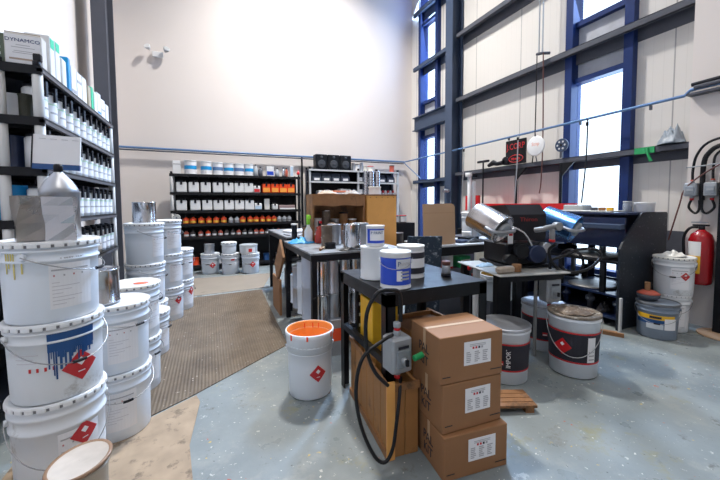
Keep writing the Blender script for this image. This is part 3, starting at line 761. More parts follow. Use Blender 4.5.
# pails on the floor before the back rack
p, rr = make_pail('white pail with red diamond on the floor, leftmost before the back rack', loc=(-.02, 6.72, 0), rz=-.2, dia=(.45, .16, .055), lab=False)
b = MB(); b.arc(.150, -.35, .15, .17, .185, ink, .001); b.build('printed_word', p)
make_tin('round silver can with black lid band on the leftmost floor pail', .085, .17, tin_dull, False, loc=(-.03, 6.72, PH+.006), handle=True)
p, rr = make_pail('white pail with a small bucket on its lid, middle one before the back rack', loc=(.32, 6.55, 0), rz=-.1, lab=False, nlug=14)
b = MB(); b.arc(.1515, .1, .5, .25, .275, red_ink, .001); b.build('red_mark', p)
make_pail('small white bucket standing on the middle floor pail by the back rack', h=.20, r=.125, loc=(.30, 6.55, PH+.006), lab=False, bail=False, nlug=12)
p, rr = make_pail('white pail with red diamond and dark base, rightmost before the back rack', loc=(.66, 6.45, 0), rz=-.2, dia=(.35, .17, .055), lab=False, bodym=pail_white)
b = MB(); b.arc(.150, -.6, .1, .17, .18, ink_grey, .001); b.build('printed_word', p)
t = thing('round_tub', 'low white tub with red print on the rightmost floor pail', 'tub', (.63, 6.45, PH+.006))
MB().lathe([(.15, 0), (.155, .01), (.155, .13), (.16, .14), (.16, .155), (.14, .16), (.001, .16)], [pail_dirty]*3+[grey_pl]*3, 28, True, None, True).build('body', t)
MB().arc(.156, -.4, .7, .02, .11, paper).arc(.158, -.1, .3, .03, .09, red_ink).build('label', t)
for x, m_, lb in ((-.28, orange_pl, 'orange jar on the low deck left of the silver can'), (-.42, red_lab, 'red jar on the lowest visible deck by the left rack post'), (.12, paper, 'white jar between the silver can and the small bucket'), (1.05, blue_paint, 'blue tub on the low deck near the bench'), (1.3, tin_dull, 'grey tin on the low deck behind the bench')):
    make_tin(lb, .06, .14, m_, False, loc=(x, by0+.15, .101))
carton('white carton low on the floor under the back rack left end', .2, .2, .16, paper, (-.42, 6.85, 0), 0, ink, (.0, .2))

# ------------------------------------------------------------------ second rack (behind bench)
t = thing('shelf_rack', 'grey rack with pale shelf edges on the back wall behind the bench', 'shelf')
cx0, cx1, cy0, cy1 = 1.98, 4.22, 7.1, 7.42
CZs = [2.02, 1.76, 1.47, .9, .4]
pale = mat('pale grey shelf edge', (.55, .56, .57), .4)
for z in CZs:
    MB().box(cx0, cx1, cy0, cy1, z-.012, z, steel_grey).box(cx0, cx1, cy0-.004, cy0+.01, z-.035, z, pale).build('deck', t)
for (x, y) in ((cx0+.02, cy0+.03), (cx1-.02, cy0+.03), (cx0+.02, cy1-.03), (cx1-.02, cy1-.03), (3.15, cy0+.03), (3.62, cy0+.03)):
    b = MB()
    zz = [0]+sorted(CZs)
    for a, c in zip(zz[:-1], zz[1:]): b.box(x-.02, x+.02, y-.02, y+.02, a, c-.0125, pale if y < 7.2 else steel_grey)
    b.box(x-.02, x+.02, y-.02, y+.02, CZs[0], CZs[0]+.05, black_pl); b.build('post', t)
MB().box(cx0, cx1, cy1, cy1+.01, .3, CZs[0], shelf_black).build('dark_backing', t)  # dark sheet added to put the rack interior in shade
b0 = None
def pick_bin(label, loc, group, lm=paper, s=1):
    t = thing('storage_bin', label, 'bin', loc, 0, group)
    MB().prism([(-.11, 0), (.11, 0), (.11, .19), (-.03, .19), (-.11, .10)], 'x', -.10, .10, mat('slate bin', (.05, .06, .085), .5)).build('body', t)
    MB().box(-.06, .06, -.113, -.11, .02, .07, lm).build('label', t)
    return t
for k in range(4):
    loc = (2.16+k*.225, cy0+.14, 1.761)
    lb = 'dark bin with a white label on the upper deck of the grey rack'
    if b0 is None: b0 = pick_bin(lb, loc, 'dark bins left half')
    else: dup(b0, loc, 0, lb)
for k in range(2): dup(b0, (3.78+k*.24, cy0+.14, 1.761), 0, 'dark bin at the right end of the upper grey rack deck', 'dark bins right half')
# speakers
sp = None
for k, (x, lb) in enumerate(((2.27, 'left one of three black speakers on the grey rack top'), (2.555, 'middle one of three black speakers on the grey rack top'), (2.84, 'right one of three black speakers on the grey rack top'))):
    if sp is None:
        sp = thing('speaker', lb, 'speaker', (x, cy0+.12, 2.021), 0, 'black speakers on the grey rack')
        MB().rbox(-.135, .135, -.1, .1, 0, .33, black_steel, .01).build('cabinet', sp)
        M = Matrix.Translation((0, -.1, .12)) @ Matrix.Rotation(PI/2, 4, 'X')
        MB().lathe([(.085, .0), (.09, .006), (.08, .008), (.03, -.0), (.02, .006), (.001, .008)], grey_pl, 20, True, M).build('woofer', sp).data.materials[0] = mat('dark cone', (.05, .055, .065), .5)
        M = Matrix.Translation((0, -.1, .27)) @ Matrix.Rotation(PI/2, 4, 'X')
        MB().lathe([(.03, .0), (.03, .005), (.001, .006)], grey_pl, 14, True, M).build('tweeter', sp).data.materials[0] = mat('dark cone', (.05, .055, .065), .5)
    else: dup(sp, (x, cy0+.12, 2.021), 0, lb)
for x, r, h, m_, lb in ((3.06, .04, .18, tin_dull, 'grey can right beside the speakers'), (3.16, .05, .15, paper, 'white cup on the grey rack top left of the black jars'), (3.27, .04, .19, tin_dull, 'tall grey can on the grey rack top'), (3.36, .045, .12, lid_cream, 'cream cup in the middle of the grey rack top'), (3.50, .07, .12, lid_cream, 'cream tub under the red lid on the grey rack top'), (4.08, .06, .16, terracotta, 'brown jar at the right end of the grey rack top')):
    make_tin(lb, r, h, m_, False, loc=(x, cy0+.1, 2.021), lidm=red_lab if 'tub' in lb else (black_pl if 'jar' in lb else None))
for x, m_, lb in ((3.05, paper, 'white box on the upper grey rack deck beside the dark jugs'), (2.98, paper, ''),):
    if lb: carton(lb, .1, .1, .1, m_, (3.02, cy0+.1, 1.471), 0)
for k, (x, m_) in enumerate(((3.22, black_pl), (3.34, dark_blue))):
    make_jug(['black jug left of the silver ducts on the grey rack', 'navy jug touching the silver ducts on the grey rack'][k], .11, .2, m_, (x, cy0+.12, 1.761), None, paper)
    make_jug(['black jug on the middle deck left of the silver ducts', 'navy jug on the middle deck by the silver ducts'][k], .11, .22, m_, (x, cy0+.12, 1.471), None, paper)
# heap of white parts with red strip
t = thing('filter_heap', 'white paper filters with an orange red strip on the grey rack middle deck', 'filters', (2.65, cy0+.16, 1.471))
b = MB(); q = random.Random(4)
for k in range(9):
    x = -.40+k*.085; b.rbox(x-.05, x+.05, -.12, .10, 0, .08+q.uniform(0, .06), paper, .015)
b.build('filters', t); MB().box(-.12, .38, -.125, -.122, .05, .09, mat('salmon strip', (.75, .25, .15), .5)).build('red_strip', t)
# silver ducts standing in the middle of rack
dct = None
for k, (x, r, lb) in enumerate(((3.26, .045, 'narrow silver duct tube left of the others before the grey rack'), (3.40, .07, 'wide silver duct tube in the middle before the grey rack'), (3.56, .06, 'silver duct tube on the right before the grey rack'))):
    t = thing('metal_tube', lb, 'tube', (x, cy0-.14, 0)); b = MB()
    prof = [];
    for i in range(34): prof += [(r, .06*i+.0), (r+.004, .06*i+.01), (r, .06*i+.02)]
    b.lathe(prof, tin, 16, True, None, True, True); b.build('tube', t)
for k in range(6):
    x = 3.76+k*.07; m_ = red_pl if k % 2 else paper
    small('small %s topped jar in the right end middle deck row of the grey rack' % ('red' if k % 2 else 'white'), .13, .03, m_, (x, cy0+.1, 1.471), 'little jars on the grey rack right end')

# ------------------------------------------------------------------ floor coverings
def sheet(name, label, poly, h, m, cat, jag=0):
    b = MB().prism(poly, 'z', .0, h, m); return solo(b, name, label, cat)
sheet('floor_mat', 'large brown ribbed mat down the aisle between pails and benches', [(-.42, 2.22), (-.12, 2.41), (.60, 2.94), (.66, 5.05), (-.75, 4.95), (-.75, 2.22)], .006, mat_floor_mat, 'mat')
sheet('floor_cardboard', 'torn dirty cardboard lying on the floor before the brown mat', [(-.9, 1.0), (-.12, 1.0), (-.105, 1.65), (-.13, 1.9), (-.09, 2.30), (-.115, 2.39), (-.42, 2.20), (-.9, 2.20)], .005, card_dirty, 'cardboard')
sheet('concrete_patch', 'pale worn floor sheet at the far end of the aisle', [(-.6, 5.05), (.7, 5.15), (1.0, 6.2), (-.3, 6.3)], .004, mat('worn pale lino', (.24, .20, .155), .5, 0, .15, 3, dirt=(.14, .11, .08), dirt_amt=.4, dirt_scale=3), 'sheet')
solo(MB().cyl(.2, 0, .012, card_tan, 28), 'cardboard_disc', 'round tan cardboard disc on the floor at the right frame edge', 'disc', (4.35, 1.40, 0))

# ------------------------------------------------------------------ orange lined pail
p, rr = make_pail('open white pail with orange stained inside and red diamond by the black table', h=.38, r=.147, lid=False, inner=orange_in, loc=(.588, 2.15, 0), rz=-.2, dia=(.28, .175, .055), lab=False, bail=False)
b = MB(); b.lathe([(.150, .30), (.152, .30), (.154, .385), (.160, .40), (.160, .425), (.152, .427), (.148, .415), (.138, .16), (.001, .155)], [pail_white]*5+[orange_in]*3, 36, True, None).build('inner_liner_pail', p)
D = MB()
for a, l in ((-.9, .1), (-.2, .07), (.9, .09)): D.arc(.162, a, a+.07, .43-.02-l*.2, .426, orange_pl, .0015)
for a in (2.6, 3.3, 2.9): D.arc(.1455-.002, a, a+.04, .28, .41, orange_pl, .001)
D.build('orange_drips', p)
hm = MB(); pts = [(.163*math.sin(a), -.166*math.cos(a), .33-.11*abs(math.sin(a*1.0+PI/2))) for a in [PI*.5+PI*i/16 for i in range(17)]]
hm.tube(pts, .0022, wire, 6); hm.build('bail_handle', p)

# ------------------------------------------------------------------ black steel table
t = thing('steel_table', 'black steel table holding the blue labelled paint can in the middle', 'table')
TX0, TX1, TY0, TY1, TZ = .80, 1.47, 1.47, 2.12, .80
MB().box(TX0, TX1, TY0, TY1, TZ-.012, TZ, black_steel).build('table_top', t)
b = MB()
for (a, c, d, e) in ((TX0, TX1, TY0, TY0+.008), (TX0, TX1, TY1-.008, TY1), (TX0, TX0+.008, TY0, TY1), (TX1-.008, TX1, TY0, TY1)): b.box(a, c, d, e, TZ-.075, TZ-.012, black_steel)
b.build('apron', t)
for (x, y, sx, sy) in ((TX0, TY0, 1, 1), (TX1, TY0, -1, 1), (TX0, TY1, 1, -1), (TX1, TY1, -1, -1)):
    b = MB(); w_ = .055
    b.box(min(x, x+sx*w_), max(x, x+sx*w_), min(y, y+sy*.008), max(y, y+sy*.008), 0, TZ-.012, black_steel)
    b.box(min(x, x+sx*.008), max(x, x+sx*.008), min(y, y+sy*w_), max(y, y+sy*w_), 0, TZ-.012, black_steel); b.build('leg', t)
b = MB(); b.box(TX0+.0, TX0+.03, TY0+.05, TY1-.05, .41, .45, black_steel); b.build('side_rail', t)
b = MB(); b.box(TX0+.06, TX0+.10, TY1-.15, TY1-.11, 0, .72, black_steel)
for k in range(9): b.box(TX0+.07, TX0+.09, TY1-.152, TY1-.15, .1+k*.07, .12+k*.07, grey_pl)
solo(b, 'slotted_post', 'slotted upright strut beside the rear left leg of the black table', 'post')
# cans on table
ZT2 = TZ+.001
t = make_gal('blue labelled white paint can nearest on the black table', .083, .195, lid_white, blue_lab, lid_white, (.915, 1.575, ZT2), rz=-.5)
L = MB(); L.arc(.0845, .02, 1.15, .11, .16, mat('silver label', (.55, .58, .62), .4), .001); L.arc(.0845, .05, .40, .045, .10, paper, .001)
put_text(L, 'P', .036, blue_paint, None, .0865, .2, .134, depth=.0004); put_text(L, 'PAINTEC', .020, ink_grey, None, .0865, .62, .134, depth=.0004)
for k in range(3): L.arc(.0858, .3, .95, .05+k*.018, .06+k*.018, grey_pl, .0006)
L.build('brand_panel', t)
pts = [(.09*math.sin(a), -.095*math.cos(a), .155-.045*math.cos(a)) for a in [-PI/2+PI*i/16 for i in range(17)]]
MB().tube(pts, .0016, wire, 5).build('bail_handle', t)
t = make_gal('plain smeared white paint can at left on the black table', .083, .195, pail_dirty, None, lid_white, (.905, 1.815, ZT2))
t = make_gal('black and white labelled paint can right behind the blue one', .083, .195, lid_white, paper, lid_cream, (1.13, 1.76, ZT2), band=(ink, .62, .8))
MB().arc(.086, -.6, 1.2, .03, .065, ink, .001).build('lower_band', t)
t = make_gal('small paint can with blue printed label standing on the plain white can', .054, .125, lid_white, paper, lid_white, (.905, 1.80, ZT2+.197), rz=-.45, band=None)
L = MB(); L.arc(.0565, -.95, 1.3, .022, .037, blue_lab, .0008).arc(.0565, -.95, 1.3, .098, .106, blue_lab, .0008).arc(.0565, -.95, -.6, .022, .106, blue_lab, .0008)
put_text(L, 'P PAINT', .022, blue_paint, None, .058, .2, .082, depth=.0004); L.build('printed_label', t)
t = thing('ink_jar', 'small jar with stacked rings and black base on the right of the black table', 'jar', (1.325, 1.66, ZT2))
MB().cyl(.03, 0, .02, black_pl, 16).lathe([(.024, .02), (.027, .03), (.024, .04), (.027, .05), (.024, .06), (.024, .068)], tin_dull, 16, True, None, False, True).build('body', t)
MB().cyl(.026, .07, .095, mat('brown cap', (.12, .05, .04), .4), 16).build('cap', t)
# control box 1
def control_box(label, loc, rz, s=1.0, plug=None):
    t = thing('switch_box', label, 'switch', loc, rz); t.scale = (s, s, s)
    MB().rbox(-.058, .058, -.05, .05, 0, .175, alu, .01).build('housing', t)
    MB().rbox(-.035, .045, -.058, -.05, .03, .12, mat('switch cover', (.27, .30, .33), .4, .3), .004).box(-.03, .03, -.0595, -.058, .127, .14, ink).build('cover_plate', t)
    MB().cyl(.017, -.02, .012, alu, 14, Matrix.Translation((.0, -.07, .07)) @ Matrix.Rotation(PI/2, 4, 'X')).box(-.006, .006, -.095, -.06, .055, .085, black_pl).build('toggle', t)
    b = MB(); b.cyl(.019, .175, .20, alu, 14).cyl(.016, .20, .215, red_pl, 14).cyl(.019, .215, .24, alu, 14).build('conduit_fitting', t); MB().cyl(.018, -.02, 0, alu, 14).cyl(.015, -.04, -.02, red_pl, 12).build('conduit_fitting', t)
    return t
control_box('grey switch box with green plug on the front leg of the black table', (.825, 1.405, .43), .05, 1.0)
t = thing('green_plug', 'green plug pushed into the grey switch box on the black table leg', 'plug', (.868, 1.318, .515))
MB().tube([(0, 0, 0), (.05, .005, .008)], .014, green_tape, 12).build('plug_body', t)
MB().tube([(.05, .005, .008), (.075, .0, -.005), (.09, .02, -.04), (.115, .03, -.08)], .006, mat('tan cable', (.4, .33, .24), .5), 6, 4).build('cord', t)
solo(MB().tube([(.845, 1.405, .67), (.845, 1.40, .76), (.81, 1.36, .83), (.75, 1.33, .855), (.68, 1.33, .85), (.625, 1.33, .76), (.625, 1.33, .60), (.665, 1.33, .487), (.735, 1.335, .405)], .009, hose_blk, 10, 5), 'power_cable', 'thick black cable looping from the top of the grey switch box', 'cable')
solo(MB().tube([(.845, 1.405, .388), (.80, 1.34, .33), (.765, 1.31, .22), (.74, 1.30, .12), (.70, 1.30, .07), (.65, 1.31, .11), (.585, 1.31, .27), (.562, 1.31, .438), (.60, 1.32, .57), (.71, 1.34, .62), (.785, 1.38, .62)], .0085, hose_blk, 10, 5), 'power_cable', 'black cable hanging below the grey switch box down to the floor', 'cable')
# crates below table
t = thing('wooden_crate', 'rough pine crate with plank sides under the front of the black table', 'crate', (.765, 1.385, 0), -.10)
b = MB()
for k in range(6): y = .0+k*.105; b.rbox(0, .018, y+.002, y+.103, .02, .36+.008*(k % 3), wood, .003)
b.build('side_planks', t); b = MB()
for k in range(2): b.rbox(.018+k*.073, .089+k*.073, 0, .018, .0, .375-.02*k, wood, .003)
b.build('end_planks', t)
b = MB(); b.box(-.012, .0, 0, .63, .355, .385, brown_wood).box(-.012, 0, 0, .63, .0, .035, brown_wood).box(-.012, .03, -.012, .0, 0, .39, ply).box(.03, .165, -.012, 0, .34, .375, brown_wood); b.build('battens', t)
b = MB().box(.018, .147, .16, .62, .02, .035, wood).box(.147, .164, .018, .6, .02, .36, wood); b.build('base_boards', t)
solo(MB().rbox(-.055, .055, -.15, .15, 0, .355, ply, .01), 'wood_block', 'big pine block lying inside the crate under the black table', 'wood', (.889, 1.79, .036), -.1)
t = thing('wooden_crate', 'second wooden crate behind the cartons under the black table', 'crate', (1.045, 1.62, 0), 0)
b = MB()
for k in range(4): b.rbox(.005+k*.09, .09+k*.09, 0, .018, 0, .52, wood, .003)
b.build('end_planks', t); MB().box(0, .018, .018, .36, 0, .5, wood).box(.36, .378, .018, .36, 0, .5, wood).box(.018, .36, .3, .318, 0, .5, wood).build('side_planks', t)
MB().box(.018, .36, .018, .3, .46, .475, brown_wood).build('lid_board', t)
carton('yellow plastic box on the pine block under the black table', .16, .22, .29, yellow_pl, (.925, 1.80, .392), -.1, None)

# cartons stack
def make_carton(label, loc, rz, w_, d, h, k):
    t = thing('cardboard_carton', label, 'carton', loc, rz, None)
    b = MB(); b.rbox(0, w_, 0, d, 0, h, card, .003); b.build('box', t)
    MB().box(w_*.0+.004, w_-.004, d*.46, d*.54, h, h+.0012, mat('packing tape', (.50, .34, .20), .35)).box(-.0012, 0, d*.46, d*.54, h*.55, h+.001, mat('packing tape', (.5, .34, .2), .35)).build('tape', t)
    L = MB(); x0, x1, z0, z1 = w_*.37, w_*.80, h*.33, h*.84
    L.box(x0, x1, -.0015, 0, z0, z1, paper)
    L.build('paper_label', t); L = MB()
    q = random.Random(k)
    for c in range(3):
        for r_ in range(6): xx = x0+.012+c*.045; L.box(xx, xx+.03*q.uniform(.6, 1), -.0022, -.0015, z0+.012+r_*.009, z0+.017+r_*.009, ink_grey)
    for c in range(4): L.box(x0+.045+c*.016, x0+.055+c*.016, -.0022, -.0015, z1-.036, z1-.026, [red_ink, red_ink, ink, ink_grey][c])
    for r_ in range(2): L.box(x0+.03, x1-.03, -.0022, -.0015, z1-.016-r_*.007, z1-.013-r_*.007, ink_grey)
    L.build('label_print', t)
    MB().box(w_*.80, w_*.98, -.0018, 0, h*.14, h*.155, ink).build('printed_mark', t); MB().box(w_*.04, w_*.16, -.0018, 0, h*.14, h*.155, ink).build('printed_mark', t)
    X = MB(); M = Matrix.Translation((-.001, d*.52, h*.42)) @ Matrix.Rotation(-PI/2, 4, 'Z')
    put_text(X, 'PAL', .062, ink, M @ Matrix.Translation((0, 0, .03)), sx=.9); put_text(X, 'KIT', .062, ink, M @ Matrix.Translation((0, 0, -.03)), sx=.9)
    X.build('stencil_print', t)
    return t
make_carton('bottom brown carton of the stack of three with white labels', (.922, 1.160, 0), -.11, .345, .27, .205, 1)
make_carton('middle brown carton of the stack of three with white labels', (.928, 1.180, .208), -.07, .33, .27, .225, 2)
make_carton('top brown carton of the stack of three, by the green plug', (.915, 1.185, .436), -.09, .345, .27, .215, 3)

# ------------------------------------------------------------------ work benches
def bench(label, x0, x1, y0, y1, z, topm, legm, lip=.05):
    t = thing('work_bench', label, 'bench')
    MB().box(x0, x1, y0, y1, z-.015, z, topm).build('bench_top', t)
    b = MB().box(x0, x1, y0, y0+.01, z-lip-.015, z-.015, legm).box(x0, x1, y1-.01, y1, z-lip-.015, z-.015, legm).box(x0, x0+.01, y0+.01, y1-.01, z-lip-.015, z-.015, legm).box(x1-.01, x1, y0+.01, y1-.01, z-lip-.015, z-.015, legm)
    b.build('apron', t)
    for (x, y) in ((x0+.01, y0+.01), (x1-.06, y0+.01), (x0+.01, y1-.06), (x1-.06, y1-.06)): MB().box(x, x+.045, y, y+.045, 0, z-.015, legm).build('leg', t)
    return t
bench('paint smeared grey work bench with a blue glove, behind the orange lined pail', .735, 1.612, 2.62, 3.72, .85, bench_grey, bench_black)
bench('far work bench end to end behind the smeared grey one', .80, 1.75, 3.86, 5.22, .872, bench_grey, bench_black)
# shelf below first bench
MBs = MB().box(.78, 1.60, 2.64, 3.64, .18, .195, bench_black); MBs.build('lower_shelf', bpy.data.objects['work_bench'])
BZ1 = .851
make_tin('tall rust brown can on the smeared grey bench', .052, .20, rusty, True, loc=(1.005, 3.02, BZ1))
make_tin('big silver can in the row behind the small printed paint can', .082, .215, tin, True, loc=(1.20, 2.86, BZ1))
make_tin('second silver can close behind the big one on the smeared bench', .08, .215, tin_dull, True, loc=(1.335, 2.98, BZ1))
make_tin('silver can at the back of the smeared bench beside the rusty one', .07, .20, tin_dull, True, loc=(1.13, 3.16, BZ1))
make_tin('small grey can behind the rusty one on the bench', .055, .16, grey_pl, True, loc=(1.14, 3.40, BZ1))
t = thing('spray_bottle', 'white spray bottle with lime green trigger on the smeared bench', 'bottle', (.93, 3.40, BZ1))
MB().lathe([(.04, 0), (.043, .01), (.043, .12), (.018, .17), (.016, .19)], lid_white, 18, True, None, True, True).build('body', t)
MB().cyl(.02, .19, .29, green_lime, 12).box(-.01, .01, -.07, 0, .25, .285, green_lime).build('spray_head', t)
t = thing('spray_bottle', 'red bottle with dark nozzle beside the lime green trigger bottle', 'bottle', (1.02, 3.30, BZ1))
MB().lathe([(.037, 0), (.04, .01), (.04, .12), (.016, .16), (.014, .18)], mat('dark red bottle', (.35, .03, .02), .35), 18, True, None, True, True).build('body', t)
MB().cyl(.016, .18, .23, black_pl, 12).box(-.008, .008, -.06, 0, .205, .23, red_pl).build('spray_head', t)
make_tin('dark bottle shaped can between the red bottle and rusty can', .038, .15, black_pl, False, loc=(1.10, 3.53, BZ1), lidm=orange_pl)
b = MB(); vs = []; q = random.Random(11)
def rag(label, loc, sx, sy, h, m, seed, cat='rag', name='crumpled_rag'):
    vs = []; fs = []; n = 18
    for j in range(n+1):
        for i in range(n+1):
            u, v = i/n*2-1, j/n*2-1; d = math.sqrt(u*u+v*v); k = max(0, 1-d**2.2)
            z = k*h*(.4+1.1*abs(noise.noise(Vector((u*3+seed, v*3, seed*.7)))))
            w_ = 1+.25*noise.noise(Vector((u*2, v*2, seed)))
            if d > 1: u, v = u/d, v/d
            vs.append((u*sx*w_, v*sy*w_, z+.003))
    for j in range(n):
        for i in range(n): a = j*(n+1)+i; fs.append((a, a+1, a+n+2, a+n+1))
    b = MB().add(vs, fs, m, True); o = solo(b, name, label, cat, loc); md = o.modifiers.new('thick', 'SOLIDIFY'); md.thickness = .003; return o
rag('crumpled light blue gloves on the near left corner of the smeared bench', (.86, 3.42, BZ1), .14, .11, .06, glove_blue, 2, 'gloves', 'crumpled_gloves')
t = thing('putty_knife', 'dirty putty brush lying at the front of the smeared bench', 'brush', (.90, 2.84, BZ1), 1.1)
MB().tube([(-.10, 0, .012), (.0, 0, .014)], .011, brown_wood, 8).build('handle', t); MB().box(0, .05, -.02, .02, .004, .018, mat('cream bristle', (.6, .5, .35), .6)).build('bristles', t)
make_tin('black can behind the putty brush on the smeared bench', .05, .05, black_pl, True, loc=(.99, 2.88, BZ1))
rag('black cables and rags heaped on the front edge of the smeared bench', (1.16, 2.68, BZ1), .16, .045, .035, hose_blk, 5)
b = MB(); q = random.Random(3)
solo(MB().rbox(-.2, .2, -.12, .12, 0, .03, paper, .008), 'paper_stack', 'white papers lying on the far work bench', 'papers', (1.12, 4.55, .873), .3)
solo(MB().rbox(-.14, .14, -.1, .1, 0, .012, tin_dull, .004), 'metal_plate', 'grey metal plate on the far bench corner', 'plate', (.98, 4.1, .873), .2)
make_tin('squat white tub left of the rusty can on the smeared bench', .045, .07, lid_white, False, loc=(1.06, 3.22, BZ1))
make_tin('small orange jar between the sprays and the hutch', .03, .09, orange_pl, False, loc=(1.03, 3.40, BZ1), lidm=lid_white)
make_tin('brown glass bottle at the left side of the hutch opening', .032, .17, brown_wood, False, loc=(.94, 3.56, BZ1), lidm=black_pl)
make_tin('tall black spray can behind the gloves on the smeared bench', .03, .19, black_pl, False, loc=(.83, 3.60, BZ1), lidm=lid_white)
make_tin('dull grey can behind the putty brush on the smeared bench', .05, .13, tin_dull, True, loc=(1.28, 3.20, BZ1))
# under-bench goods: first bench
def nested(label, x, y, z0, n, r, m, step=.11, h=.25, name='nested_pails'):
    t = thing(name, label, 'pails', (x, y, z0))
    for k in range(n):
        rb = r*.93
        MB().lathe([(rb-.01, k*step), (rb, k*step+.01), (r, k*step+h-.02), (r+.006, k*step+h-.01), (r+.006, k*step+h), (r-.003, k*step+h), (rb-.005, k*step+.02), (.001, k*step+.02)], m, 28, True, None, True).build('pail', t)
    return t
pail_lav = mat('lavender grey pail', (.50, .52, .58), .4, .3, .08)
def tier(x, y, zs, r, h, m, lb):
    for k, z in enumerate(zs): make_tin(['lower', 'upper'][k]+' '+lb, r, h, m, False, loc=(x, y, z))
tier(.832, 2.98, (.197, .50), .083, .30, pail_lav, 'lavender grey pail in the near left corner below the smeared bench')
tier(.835, 3.17, (.197, .45), .083, .25, pail_white, 'white pail second from the corner below the smeared bench')
tier(.835, 3.37, (.197, .41), .083, .21, tin_dull, 'grey can third from the corner below the smeared bench')
place = ['first', 'second', 'third', 'fourth', 'fifth', 'sixth']
for i in range(6):
    x, y = .852+i*.103, 2.70+(.012 if i % 2 else 0)
    tier(x, y, (.197, .487), .047, .285, [tin, tin_dull, tin, tin, tin_dull, tin][i], 'tall silver tin, %s along the front below the smeared bench' % place[i])
for i in range(5):
    make_tin('tall dull tin in the second row under the smeared bench, %s from the left' % place[i], .048, .52, tin_dull if i % 2 else tin, False, loc=(.985+i*.105, 2.83, .197))
carton('orange striped tin carton before the lower shelf of the smeared bench', .10, .05, .30, tin_dull, (.93, 2.585, 0), 0, orange_pl, (.4, .75))
solo(MB().box(-.012, .012, -.24, .24, -.12, .12, card), 'cardboard_flap', 'brown cardboard leaning out between the two work benches', 'cardboard', (.70, 3.80, .615), rot=(-.75, .0, .0))
solo(MB().box(-.012, .012, -.22, .22, 0, .40, card), 'cardboard_sheet', 'brown cardboard sheet standing beside the far bench leg', 'cardboard', (.70, 3.98, 0), rot=(0, .0, .0))
carton('brown carton under the far work bench', .4, .4, .34, card, (1.15, 4.35, 0), .1)
carton('grey toolbox under the far work bench', .4, .4, .3, steel_grey, (1.2, 4.85, 0), 0)
make_tin('white pail at the rear left below the smeared bench', .08, .3, pail_white, False, loc=(.85, 3.555, .197))
# wooden hutch on bench
t = thing('wooden_hutch', 'brown stained wooden hutch standing at the back of the smeared bench', 'shelf')
hx0, hx1, hy0, hy1 = .99, 1.60, 3.44, 3.70
b = MB(); vs = []
def rough_board(x0, x1, y0, y1, z0, z1, m, seed):
    n = 14; vs = []; fs = []
    for i in range(n+1):
        x = x0+(x1-x0)*i/n; d = .012*noise.noise(Vector((x*6, seed, 0))); e = .022*noise.noise(Vector((x*7, seed, 5)))
        vs += [(x, y0+d, z0+e), (x, y1, z0), (x, y1, z1), (x, y0+d, z1)]
    for i in range(n):
        for k in range(4): fs.append((i*4+k, i*4+4+k, i*4+4+(k+1) % 4, i*4+(k+1) % 4))
    fs += [(0, 1, 2, 3), (n*4+3, n*4+2, n*4+1, n*4)]
    return MB().add(vs, fs, m)
rough_board(hx0, hx1, hy0, hy1, 1.335, 1.36, brown_wood, 1).build('top_board', t)
rough_board(hx0, hx1, hy0-.01, hy0+.012, 1.235, 1.34, brown_wood, 2).build('front_board', t)
MB().box(hx0, hx0+.02, hy0, hy1, .851, 1.335, brown_wood).build('side_board', t); MB().box(hx1-.02, hx1, hy0, hy1, .851, 1.335, brown_wood).build('side_board', t)
MB().box(hx0, hx1, hy1-.01, hy1, .851, 1.335, brown_wood).build('back_board', t)
q = random.Random(8)
for k in range(5):
    make_tin('can inside the wooden hutch, %s from the left' % ['first', 'second', 'third', 'fourth', 'last'][k], .048, q.uniform(.22, .34), [lid_white, rusty, tin_dull, brown_wood, card][k], False, loc=(1.08+k*.105, 3.58, BZ1), lidm=[None, tin, None, black_pl, lid_white][k])
for k in range(3): 
    solo(MB().rbox(-.045, .045, -.04, .04, 0, .20-.04*k, [card_tan, brown_wood, card][k], .02), 'foam_lump', ['tan', 'dark brown', 'brown'][k]+' foam lump in the hutch behind the silver cans', 'foam', (1.22+k*.13, 3.49, 1.062+.0*k-.0), .3*k).location.z = BZ1
rag('crumpled brown packing paper on top of the wooden hutch, left', (1.20, 3.56, 1.361), .12, .09, .05, mat('kraft paper', (.42, .30, .20), .7), 3, 'paper', 'packing_paper')
rag('crumpled grey brown packing paper on the right of the hutch top', (1.49, 3.56, 1.361), .12, .09, .05, mat('grey kraft', (.30, .25, .21), .7), 6, 'paper', 'packing_paper')
# plywood cabinet
t = thing('plywood_cabinet', 'orange plywood cabinet standing right of the wooden hutch', 'cabinet', (0, 0, 0))
MB().rbox(1.62, 2.0, 3.42, 3.76, .0, 1.345, ply, .004).build('carcass', t)
b = MB()
for k in range(5): b.cyl(.006, 0, .004, brown_wood, 8, Matrix.Translation((1.66+k*.075, 3.42, 1.325)) @ Matrix.Rotation(PI/2, 4, 'X'))
b.build('screw_heads', t); MB().box(1.615, 2.005, 3.415, 3.765, 1.345, 1.36, brown_wood).build('top_board', t)
make_tin('white square topped tub on the plywood cabinet', .07, .09, lid_white, False, loc=(1.78, 3.55, 1.361), lidm=lid_cream)

